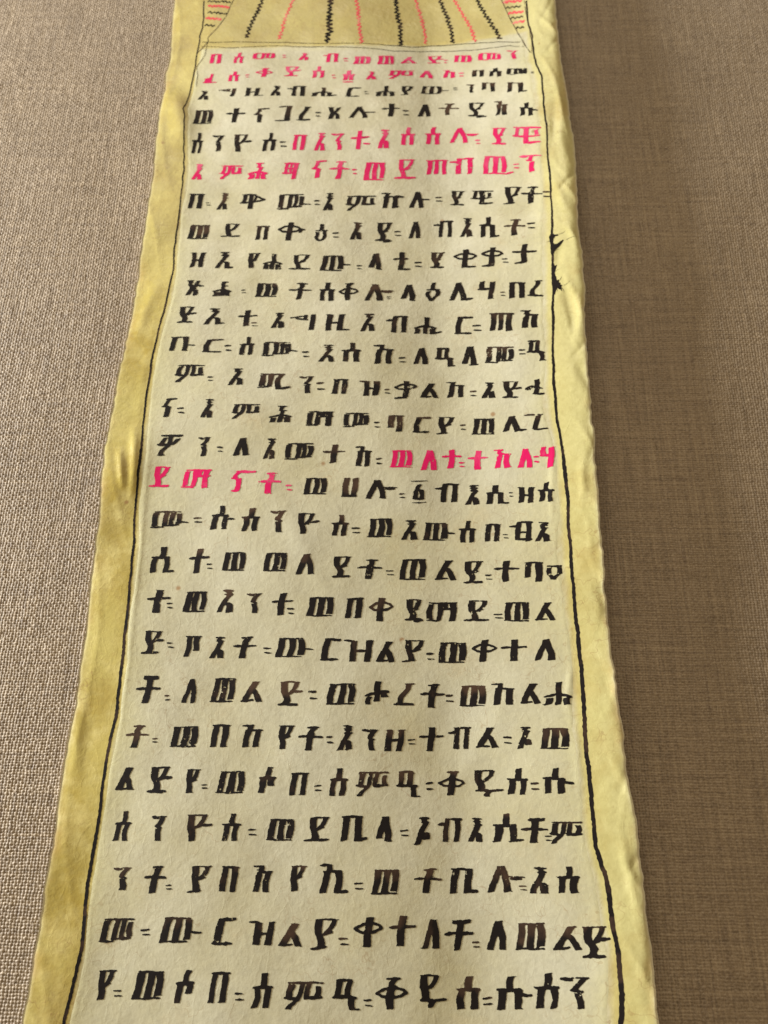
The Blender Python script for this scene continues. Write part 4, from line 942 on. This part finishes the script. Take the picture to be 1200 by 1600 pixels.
G.update({
 'ቡ': sub(BE, 0, .66) + ';H.6,.42 1,.40*.05', 'ቢ': sub(BE, 0, .72) + ';H.66,.06 1,.10*.07', 'ባ': 'V.0,.24 .04,.96;V1,0 .95,.96;H.0,.96 1,.96*.045',
 'ቦ': 'V.0,0 .08,.97;V1,.30 .97,.96;H.0,.965 1,.965*.045', 'ብ': sub(BE, .34, 1) + ';H.0,.72 .42,.76*.065', 'ቧ': sub(BE, .34, 1, .1, 1) + ';H.0,.72 .42,.76*.06;H.3,.12 1,.10*.06;H.3,.45 .9,.45*.05;V.92,.12 1,0',
 'ለ': LE, 'ላ': 'V0,.14 .14,.4 .52,.97;V.50,.97 .74,.62 .98,.3 .94,.05;H.7,.03 1,.04*.03', 'ሉ': sub(LE, 0, .68) + ';H.5,.52 1,.50*.05', 'ሊ': sub(LE, 0, .68) + ';H.62,.06 1,.12*.07',
 'ል': 'V0,.03 .14,.32 .60,.97;V.46,.62 .7,.42 1,.02*.9;H.0,.06 .56,.10*.055;H.4,.97 .75,.975*.03', 'ሎ': sub(LE, 0, .58) + ';H.5,.58 1,.56*.035;H.62,.50 .92,.50*.06', 'ለ_': sub(LE, 0, .94, .08, 1) + ';H.5,.05 1,.07*.04',
 'ሰ': SE, 'ስ': SE + ';H-.1,.60 .3,.585*.03', 'ሶ': 'V.0,0 .06,.56;V.98,.28 .97,.58;V.58,.56 .66,1*.95;H0,.585 1,.585*.06', 'ሲ': sub(SE, 0, .70) + ';H.62,.045 1,.075*.05', 'ሱ': sub(SE, 0, .66) + ';H.58,.45 1,.42*.05', 'ሰ_': sub(SE, 0, 1, .2, 1) + ';H.05,.04 .95,.05*.05',
 'መ': ME, 'ሙ': sub(ME, 0, .78) + ';H.70,.38 1,.34*.045', 'ማ': 'V.0,.12 .02,.88;V.40,.08 .44,.92*.9;H.0,.045 .42,.05*.05;H.06,.955 1,.955*.05;V1,0 .98,.94;H.56,.62 1,.66*.07;V.66,.66 .68,.92*.7',
 'ሚ': 'V.0,.24 .02,.9;V.30,.2 .34,.94*.9;H.0,.16 .32,.17*.05;H.04,.955 .8,.955*.05;V.70,.08 .62,.55 .74,.92*.9;H.6,.05 1,.16*.07',
 'ም': 'V.04,.42 .1,.9*.9;H.02,.42 .36,.38*.06;H.06,.955 .98,.955*.045;V.42,.92 .36,.45 .12,.12 .06,.0*.85;V.62,.44 .64,.9*.8;V.98,.5 .96,.84*.85;H.55,.40 .98,.44*.06',
 'ሞ': 'V.04,.42 .1,.9*.9;H.02,.42 .4,.44*.06;H.06,.955 .6,.955*.05;V.44,.0 .42,.92;V.62,.5 .68,.9*.6;H.56,.44 1,.64*.06;H.56,.92 1,.64*.06',
 'ወ': WE, 'ው': sub(WE, 0, .74) + ';H.68,.42 1,.40*.05', 'ው.': sub(WE, 0, .76) + ';H.76,.02 1,.10*.06', 'ዊ': 'V.06,.42 .12,.92*.8;H.02,.44 .6,.44*.06;H.05,.955 1,.95*.05;V.5,.05 .50,.92*1.1;V.98,.56 .96,.84*.8;H.5,.42 .98,.5*.05;H.46,.05 1,.12*.07',
 'ዎ': 'V.06,.48 .2,.84*.8;H.02,.50 .5,.52*.07;H.1,.94 .98,.95*.06;V.52,.92 .46,.5 .16,.2 .1,.0*.85;V.98,.82 .84,.62 .62,.5*.8;H.1,.02 .36,.03*.04',
 'ተ': TE, 'ት': TS, 'ቲ': sub(TE, 0, .84) + ';H.5,.045 1,.06*.055', 'ታ': TE.replace('V.5,0 .52,1', 'V.5,.12 .52,1') + ';H.1,.03 .56,.12*.055', 'ቸ': 'V.48,0 .52,.9;H.24,.92 .84,.93*.075;H.0,.53 .34,.55*.06;H.3,.55 1,.55*.06;H.22,.985 .9,.985*.025',
 'ቀ': KA, 'ቅ': KAS, 'ቁ': sub(KA, 0, .84) + ';V.92,.44 .96,.66*.6;H.8,.6 1,.6*.05', 'ቂ': KA + ';H.5,.045 1,.06*.055', 'ቃ': sub(KA, 0, 1, .14, 1) + ';H.04,.03 .56,.09*.06',
 'ከ': KE, 'ክ': KS, 'ኪ': sub(KE, 0, .74) + ';H.66,.04 1,.06*.06', 'ኵ': sub(KE, 0, .72) + ';H.6,.05 .8,.1*.06;H.62,.78 1,.74*.06;V.84,.66 .9,.85*.5',
 'አ': AE, 'እ': ES, 'ኢ': sub(AE, 0, .84) + ';H.62,.05 1,.07*.06', 'ኦ': AE.replace('V.62,.40 .86,.3 .95,0', 'V.62,.42 .84,.38 .94,.2'),
 'የ': YE, 'ይ': sub(YE, .16, .92, .03, 1) + ';H.0,.05 .5,.075*.055;H.46,.05 1,.07*.06', 'ያ': sub(YE, .06, 1, .06, 1) + ';H.0,.03 .62,.11*.045', 'ዮ': sub(YE, 0, .74) + ';H.62,.56 1,.60*.06',
 'ደ': DE, 'ደ.': sub(DE, 0, .88, .06, 1) + ';H.5,.03 1,.07*.045', 'ድ': sub(DE, 0, .86) + ';H.62,.57 1,.60*.06', 'ዲ': sub(DE, 0, .9, .06, 1) + ';H.55,.05 1,.07*.08',
 'ዱ': sub(YE, 0, .62, .24, 1) + ';H.1,.26 .5,.27*.05;H.38,.22 1,.28*.045;V.46,.04 .56,.2*.9',
 'ነ': NE, 'ን': NE, 'ና': NA, 'ኖ': 'V.18,.9 .02,.66*.8;H.2,.94 1,.92*.07;H.0,.6 .3,.6*.05;V.30,.6 .26,.06;H.1,.03 .4,.04*.04',
 'ዘ': 'V.04,0 .02,.97;V.96,0 1,.97;H.1,.47 .9,.49*.06;H-.06,.97 .3,.975*.03;H.7,.97 1.04,.975*.03', 'ዝ': 'V.32,0 .30,.95;V.96,0 1,.97;H.3,.47 .9,.49*.06;H.0,.955 .34,.94*.055', 'ዚ': 'V.04,0 .02,.97;V.64,0 .70,.97;H.1,.47 .65,.49*.06;H.62,.045 1,.06*.05;H-.04,.97 .3,.975*.03',
 'ረ': 'V.86,.97 .72,.72 .24,.4 .16,.12*.85;H.0,.06 1,.065*.06;H.5,.975 .98,.975*.03', 'ር': 'V.04,.06 .02,.5 .2,.94;H.15,.945 1,.95*.065;H.0,.05 .6,.05*.05;H.5,.045 .96,.06*.065', 'ሪ': 'V.86,.97 .72,.72 .24,.4 .16,.12*.85;H.0,.06 1,.065*.06',
 'ሐ': HA, 'ሕ': HS, 'ሔ': sub(HA, 0, .8) + ';H.6,.04 1,.12*.06', 'ሖ': 'V0,0 .08,.3*.9;V.52,.12 .56,.5*.9;V.56,.48 .54,1*.9;V1,.32 .96,.55*.9;H.0,.36 .5,.52*.06;H.46,.54 1,.54*.06', 'ሓ': 'H.0,.38 .4,.56*.08;V.0,.32 .1,.42*.7;V.66,.1 .7,.56*.9;V.66,.5 .68,1*.9;H.3,.56 .9,.44*.05;H.5,.06 1,.10*.07',
 'ሀ': 'V.03,.1 .05,1;V.92,.1 1,1;H.0,.055 .95,.06*.06;H-.03,.97 .4,.975*.025', 'ሃ': 'V.02,.56 .04,.97;H.0,.54 .9,.56*.07;V.84,0 1,.97',
 'ዐ': OO, 'ዕ': sub(OO, 0, 1, 0, .86) + ';V.46,.66 .52,1*.9', 'ዓ': 'V.02,.46 .06,.92*.9;V.58,.44 .62,.92*.9;H.0,.42 .6,.43*.06;H.06,.955 .64,.955*.05;V.84,.38 .92,0*.9;H.5,.42 .9,.40*.06;H.74,.03 1.05,.03*.03', '፩': 'V.14,.22 .24,.52*.8;V.80,.22 .78,.50*.8;H.16,.20 .80,.20*.05;H.25,.56 .75,.55*.045;V.36,.52 .56,.82*.75;H.0,.965 .95,.97*.026;H.1,.03 .95,.04*.026',
 'ጠ': 'V.02,0 .06,.96;V.48,.04 .50,.95*.9;V1,0 .96,.94;H.0,.965 1,.965*.05', 'ጸ': 'V.04,.98 .12,.7 .3,.5 .1,.02;V1,.97 .8,.75 .55,.52*.85;V.6,.5 .9,.3 .96,0*.9;H.0,.97 .4,.975*.03', 'ጽ': 'V.1,.98 .16,.7 .3,.5 .06,.02*.9;V.72,.97 .6,.75 .45,.52*.85;V.4,.5 .66,.3 .72,0*.9;H.55,.66 1,.62*.06;H.0,.97 .4,.975*.03',
 'ፃ': 'V.04,.38 .12,.92*.8;H.0,.36 .7,.36*.06;H.08,.955 .98,.955*.05;V.9,0 1,.94;V.5,.4 .54,.9*.45;H.1,.64 .9,.66*.05', 'ፕ': 'H.0,.90 .3,.92*.08;H.2,.96 1,.97*.045;V.5,.7 .52,.95*.8;H.3,.68 .6,.66*.05;V.62,.6 .64,0',
 'ፈ': 'V.1,.1 .16,.4*.9;V.46,.12 .5,.45*.9;V.5,.5 .62,1*.7;H.0,.06 .7,.07*.07;H.1,.48 .6,.52*.07;H.66,.08 1,.1*.05', 'ጋ': 'H.12,.95 .5,.965*.05;H.5,.97 1,.97*.03;V.94,.06 1,.96;H.0,.045 .9,.05*.04', 'ግ': 'H.0,.74 .5,.84 .62,.78*.045;H.2,.70 .66,.62*.05;V.60,.66 .62,.92*.7;V.96,0 1,.97', 'ጊ': 'H.0,.93 .42,.95*.055;V.66,.94 .42,.12;H.4,.06 1,.16*.06;H.5,.97 .8,.975*.03',
})
def parse(spec):
    out = []
    for st in spec.split(';'):
        k, r = st[0], st[1:]; w = None
        if '*' in r: r, w = r.split('*'); w = float(w)
        out.append((k, [tuple(float(c) for c in p.split(',')) for p in r.split()], w))
    return out
GL = {k: parse(v) for k, v in G.items()}

def sd_seg(X, Y, p, q, r0, r1):
    dx, dy = q[0] - p[0], q[1] - p[1]; L2 = dx * dx + dy * dy + 1e-9
    t = np.clip(((X - p[0]) * dx + (Y - p[1]) * dy) / L2, 0, 1)
    return np.hypot(X - p[0] - t * dx, Y - p[1] - t * dy) - (r0 + (r1 - r0) * t)

def sd_sweep(X, Y, p, q, nib, r):
    """a flat nib (vector nib) dragged from p to q"""
    pts = [(p[0] - nib[0], p[1] - nib[1]), (p[0] + nib[0], p[1] + nib[1]), (q[0] + nib[0], q[1] + nib[1]), (q[0] - nib[0], q[1] - nib[1])]
    ar = sum(pts[i][0] * pts[(i + 1) % 4][1] - pts[(i + 1) % 4][0] * pts[i][1] for i in range(4))
    if ar < 0: pts = pts[::-1]
    d = np.full(X.shape, -1e9)
    for i in range(4):
        a, b = pts[i], pts[(i + 1) % 4]; ex, ey = b[0] - a[0], b[1] - a[1]; L = math.hypot(ex, ey) + 1e-6
        d = np.maximum(d, ((X - a[0]) * ey - (Y - a[1]) * ex) / L)
    return d - r

def contour(X, Y, D, ink, verts, faces, inks, zf, zoff):
    """filled region D<0 of a regular grid -> polygons that follow the sheet"""
    m, n = D.shape; base = {}
    IN = D < 0
    act = IN[:-1, :-1] | IN[1:, :-1] | IN[:-1, 1:] | IN[1:, 1:]
    def vid(key, x, y, k):
        if key in base: return base[key]
        base[key] = len(verts); verts.append((x, y)); inks.append(k); return base[key]
    for i, j in zip(*np.nonzero(act)):
        cs = ((i, j), (i, j + 1), (i + 1, j + 1), (i + 1, j)); poly = []
        for a in range(4):
            c, d = cs[a], cs[(a + 1) % 4]
            if IN[c]: poly.append(vid(c, X[c], Y[c], ink[c]))
            if IN[c] != IN[d]:
                lo, hi = (c, d) if c < d else (d, c)
                t = D[lo] / (D[lo] - D[hi]); t = min(max(t, .02), .98)
                poly.append(vid((lo, hi), X[lo] + t * (X[hi] - X[lo]), Y[lo] + t * (Y[hi] - Y[lo]), ink[lo] + t * (ink[hi] - ink[lo])))
        if len(poly) >= 3: faces.append(poly)

INK_H = .035
def finish(name, verts, faces, inks, mat, label=None):
    v = np.array(verts); z = top_z(v[:, 0], v[:, 1]) + INK_H
    o = mesh_obj(name, np.column_stack([v, z]), faces, mat, root, attrs={'ink': inks})
    if label: o['label'] = label
    return o

CAPW = {'ን': .52, 'ለ': .37, 'ሰ': .36, 'ስ': .36, 'ከ': .35, 'ክ': .35, 'ዘ': .36, 'ል': .37, 'ወ': .262, 'ጠ': .27, 'መ': .21, 'ው': .20, 'ው.': .21, 'ሙ': .17, 'ም': .19, 'ሞ': .27, 'ማ': .26, 'ሚ': .20, 'ዊ': .26, 'ዎ': .28, 'ብ': .25, 'ቧ': .25, 'ቡ': .25, 'ቢ': .27, 'በ': .37, 'ዐ': .34, 'ዕ': .34, 'ሱ': .25, 'ሲ': .27, 'ሎ': .24, 'ሉ': .27, 'ሊ': .27, 'ዓ': .29, 'ድ': .33, 'ሔ': .28, 'ኪ': .28, 'ዝ': .30, 'ዚ': .26, 'ፃ': .34}
rnd = random.Random(11)
CELL = .125
def glyph(ch, quad, pen, verts, faces, inks, pink):
    q = np.array(quad).reshape(4, 2)
    W = (np.linalg.norm(q[1] - q[0]) + np.linalg.norm(q[2] - q[3])) / 2; H = (np.linalg.norm(q[3] - q[0]) + np.linalg.norm(q[2] - q[1])) / 2
    def mp(u, v):
        return ((q[0] * (1 - u) + q[1] * u) * (1 - v) + (q[3] * (1 - u) + q[2] * u) * v)
    nw = min(pen, W * CAPW.get(ch, .43))
    pad = .6
    x0, y0 = q.min(0) - pad; x1, y1 = q.max(0) + pad
    gx = np.arange(x0, x1, CELL); gy = np.arange(y0, y1, CELL)
    X, Y = np.meshgrid(gx, gy); D = np.full(X.shape, 9.)
    # a hand never repeats itself
    jx = (vnoise(X / 1.6 + rnd.random() * 90, Y / 1.6) - .5) * .22; jy = (vnoise(X / 1.7, Y / 1.7 + rnd.random() * 90) - .5) * .20
    XX, YY = X + jx, Y + jy
    tilt = math.radians(rnd.uniform(-2, 9)); sep = ch == ':'
    for k, pts, w in GL[ch]:
        if k == 'V':
            hw = nw * (w or 1.) * rnd.uniform(.92, 1.06) / 2
            ins = (nw / 2) / max(W, .1); r = .10
            hh = hw - r
            P = [mp(ins + u * (1 - 2 * ins) + rnd.uniform(-.012, .012), .02 + v * .96) for u, v in pts]
            nib = (hh * math.cos(tilt), hh * math.sin(tilt))
            # round the stroke: bowed stems, smooth bends, swelling and thinning of the pen
            P = np.array(P, float)
            if len(P) == 2: P = np.array([P[0], (P[0] + P[1]) / 2 + np.array([rnd.uniform(-.05, .05) * H, 0]), P[1]])
            ctl = np.vstack([2 * P[0] - P[1], P, 2 * P[-1] - P[-2]]); Q = []
            for c in range(1, len(ctl) - 2):
                p0, p1, p2, p3 = ctl[c - 1:c + 3]
                for f in (0, .34, .67):
                    Q.append(.5 * (2 * p1 + (p2 - p0) * f + (2 * p0 - 5 * p1 + 4 * p2 - p3) * f ** 2 + (3 * p1 - p0 - 3 * p2 + p3) * f ** 3))
            Q.append(ctl[-2]); e0, e1, mid = rnd.uniform(.86, 1.1), rnd.uniform(.90, 1.12), rnd.uniform(.90, 1.02)
            for c, (a, b) in enumerate(zip(Q[:-1], Q[1:])):
                f = (c + .5) / (len(Q) - 1); k_ = (e0 * (1 - f) + e1 * f) * (abs(2 * f - 1)) + mid * (1 - abs(2 * f - 1))
                D = np.minimum(D, sd_sweep(XX, YY, a, b, (nib[0] * k_, nib[1] * k_), r))
            for e_, f in ((P[0], rnd.random()), (P[-1], rnd.random())):    # hair serifs where the pen lands and lifts
                if f < .55:
                    s = rnd.choice((-1, 1)); e2 = (e_[0] + s * hw * rnd.uniform(1.1, 1.5), e_[1] + rnd.uniform(-.03, .10))
                    D = np.minimum(D, sd_seg(XX, YY, e_, e2, .10, .03))
        else:
            th = (w or .06) * (max(H, 1.2) if not sep else H * 1.0)
            if not sep: th = max(th, .11)
            else: th = min(max(th, .13), .30)
            P = [mp(u, v) for u, v in pts]; N = len(P) - 1
            for i, (a, b) in enumerate(zip(P[:-1], P[1:])):
                if N == 1:                                          # a single dash: thin start, heavy middle
                    c = a + (b - a) * rnd.uniform(.3, .6)
                    k0 = .85 if sep else .62; D = np.minimum(D, sd_seg(XX, YY, a, c, th * k0, th * rnd.uniform(.95, 1.15))); D = np.minimum(D, sd_seg(XX, YY, c, b, th * 1.05, th * rnd.uniform(.6, .95)))
                else: D = np.minimum(D, sd_seg(XX, YY, a, b, th * .8, th * .8))
    rough = (vnoise(X / .42 + rnd.random() * 99, Y / .42) - .5) * .13 + (vnoise(X / .17, Y / .17 + rnd.random() * 99) - .5) * .07
    D = D + rough
    # dry pen: worn specks in some letters
    dry = rnd.random()
    if dry < .30:
        hole = vnoise(X / .30 + rnd.random() * 99, Y / .55) * .6 + vnoise(X / .16, Y / .22 + rnd.random() * 50) * .4
        D = np.maximum(D, (hole - rnd.uniform(.76, .84)) * 1.2)
    # ink load: some letters start thin and brown
    vv = (Y - q[:, 1].min()) / max(H, .1)
    load = rnd.uniform(.80, 1.1)
    ink = np.full(X.shape, load)
    if rnd.random() < (.27 if not pink else .4):
        lvl = rnd.uniform(.3, .9); amt = rnd.uniform(.3, .7)
        wob = (vnoise(X / 1.4 + rnd.random() * 60, Y / 3.) - .5) * .5
        ink = ink - amt * _ss(lvl - .25, lvl + .25, vv + wob)
    ink = ink - .22 * _ss(.62, .9, vnoise(X / 2.2 + rnd.random() * 60, Y / 2.2))
    ink = np.clip(ink, 0, 1.1)
    contour(X, Y, D, ink, verts, faces, inks, None, 0)

for num, colr, gs in LINES:
    verts, faces, inks = [], [], []
    for g in gs:
        ch, quad = g[0], g[1:]
        pen = (1.48 if num > 7 else 1.40) if num > 3 else 1.3
        glyph(ch, quad, pen, verts, faces, inks, colr == 'p')
    finish('text_line', verts, faces, inks, M_PINK if colr == 'p' else M_BLACK, 'line of pink script' if colr == 'p' else None)

# ------------------------------------------------------------------ border lines, drawing, blots
def path_len(pts, st=.3):
    p = np.array(pts, float); d = np.r_[0, np.cumsum(np.hypot(*np.diff(p, axis=0).T))]
    s = np.arange(0, d[-1], st); return np.stack([np.interp(s, d, p[:, 0]), np.interp(s, d, p[:, 1])], 1), s

def ribbon(name, pts, wfun, mat, ink=1., wob=.12, st=.22, gaps=0., label=None, seed=0):
    p, s = path_len(pts, st)
    tg = np.gradient(p, axis=0); tg /= np.hypot(tg[:, 0], tg[:, 1])[:, None] + 1e-9
    nr = np.stack([-tg[:, 1], tg[:, 0]], 1)
    p = p + nr * ((vnoise(s / 2.6, s * 0 + seed) - .5) * 2 * wob)[:, None]
    w = wfun(s, p)
    a = w * (.72 + .42 * vnoise(s / .45, s * 0 + seed + 5)) ; b = w * (.72 + .42 * vnoise(s / .45, s * 0 + seed + 9))
    V = []; F = []; I = []
    v = np.concatenate([p - nr * (a / 2)[:, None], p, p + nr * (b / 2)[:, None]])
    N = len(p)
    keep = vnoise(s / .8, s * 0 + seed + 21) > gaps
    for i in range(N - 1):
        if keep[i] and keep[i + 1]:
            F.append((i, i + 1, N + i + 1, N + i)); F.append((N + i, N + i + 1, 2 * N + i + 1, 2 * N + i))
    ik = ink - .5 * _ss(.6, .85, vnoise(s / 3., s * 0 + seed + 40))
    return finish(name, [tuple(q) for q in v], [f[::-1] for f in F], list(np.tile(ik, 3)), mat, label)

bw = lambda s, p: .40 + .27 * _ss(110, -40, p[:, 1]) + .22 * (vnoise(s / 9., s * 0 + 2) - .4) * _ss(140, 40, p[:, 1])
ribbon('border_line', BORDER_LEFT, bw, M_BLACK, wob=.14, gaps=.0, seed=3)
ribbon('border_line', BORDER_RIGHT, lambda s, p: bw(s, p) * 1.25, M_BLACK, wob=.14, gaps=.0, seed=50)

def zig(pts, amp, per, seed):
    p, s = path_len(pts, per / 2.)
    tg = np.gradient(p, axis=0); tg /= np.hypot(tg[:, 0], tg[:, 1])[:, None] + 1e-9
    nr = np.stack([-tg[:, 1], tg[:, 0]], 1); r = random.Random(seed)
    sg = np.array([(1 if i % 2 else -1) * r.uniform(.55, 1.25) for i in range(len(s))])
    return p + nr * (sg * amp)[:, None] + tg * np.array([[r.uniform(-.2, .2) * per] for _ in s])

for i, (kind, w, pts) in enumerate(TOP_LINES):
    mat = M_BLACK if kind[1] == 'k' else M_PALE
    lab = 'pink zigzag line' if kind[1] == 'p' else None
    if kind[0] == 'z':
        # runs on past the top of the picture towards the fan's hub
        p0, p1 = np.array(pts[0]), np.array(pts[1]); d = (p0 - p1) / np.linalg.norm(p0 - p1)
        pts = [tuple(p0 + d * 18)] + list(pts)
        ribbon('zigzag_line', zig(pts, w * .95, 1.55, i), lambda s, p: np.full(len(s), w), mat, ink=.95, wob=.05, st=.12, seed=i * 7, label=lab)
    elif kind[0] == 'h':
        ribbon('zigzag_line', zig(pts, .42, 1.25, i), lambda s, p: np.full(len(s), w), mat, ink=.85, wob=.05, st=.12, seed=i * 7, label=lab)
    else:
        ribbon('ruled_line', pts, lambda s, p: np.full(len(s), w), M_BLACK, ink=.55, wob=.10, st=.2, gaps=.05, seed=i * 5)

def blot(poly, seed):
    p = np.array(poly); x_in = p[:, 0].min() + .35; p[:, 0] = x_in + (p[:, 0] - x_in) * .72
    x0, y0 = p.min(0) - .3; x1, y1 = p.max(0) + .3
    X, Y = np.meshgrid(np.arange(x0, x1, .07), np.arange(y0, y1, .07))
    xx = X + (vnoise(X / .5 + seed, Y / .5) - .5) * .10; yy = Y + (vnoise(X / .5, Y / .5 + seed) - .5) * .10
    D = np.full(X.shape, 1e9); ins = np.zeros(X.shape, bool)
    for a, b in zip(p, np.roll(p, -1, 0)):
        D = np.minimum(D, sd_seg(xx, yy, a, b, 0, 0))
        c = ((a[1] > yy) != (b[1] > yy)) & (xx < (b[0] - a[0]) * (yy - a[1]) / (b[1] - a[1] + 1e-12) + a[0]); ins ^= c
    D = np.where(ins, -D, D) - .06
    verts, faces, inks = [], [], []
    contour(X, Y, D, np.full(X.shape, .95), verts, faces, inks, None, 0)
    v = np.array(verts); z = top_z(v[:, 0], v[:, 1]) + INK_H + .02
    mesh_obj('ink_blot', np.column_stack([v, z]), faces, M_BLACK, root, attrs={'ink': inks})
blot(BLOT_UPPER, 3); blot(BLOT_LOWER, 8)

# thin ink hairs where the border blots feathered along the follicles
for i, (o, ang, L) in enumerate([(BLOT_UPPER[12], .5, 2.6), (BLOT_UPPER[3], .1, 2.0), (BLOT_UPPER[16], .75, 1.6), (BLOT_UPPER[22], 2.9, 1.2), (BLOT_LOWER[5], .9, 1.8),
                                 (BLOT_LOWER[13], .2, 1.9), (BLOT_LOWER[16], -.8, 1.7), (BLOT_LOWER[9], .7, 1.5), (BLOT_LOWER[19], -1.0, 1.4)]):
    pts = [(o[0] - .4 * math.cos(ang), o[1] - .4 * math.sin(ang))]; a = ang
    for k in range(5):
        pts.append((pts[-1][0] + math.cos(a) * L / 5, pts[-1][1] + math.sin(a) * L / 5)); a += .18 * (1 if i % 2 else -1)
    ribbon('ink_hair', pts, lambda s, p: .15 * (1 - .75 * s / max(s[-1], .1)), M_BLACK, wob=.04, st=.12, seed=100 + i)
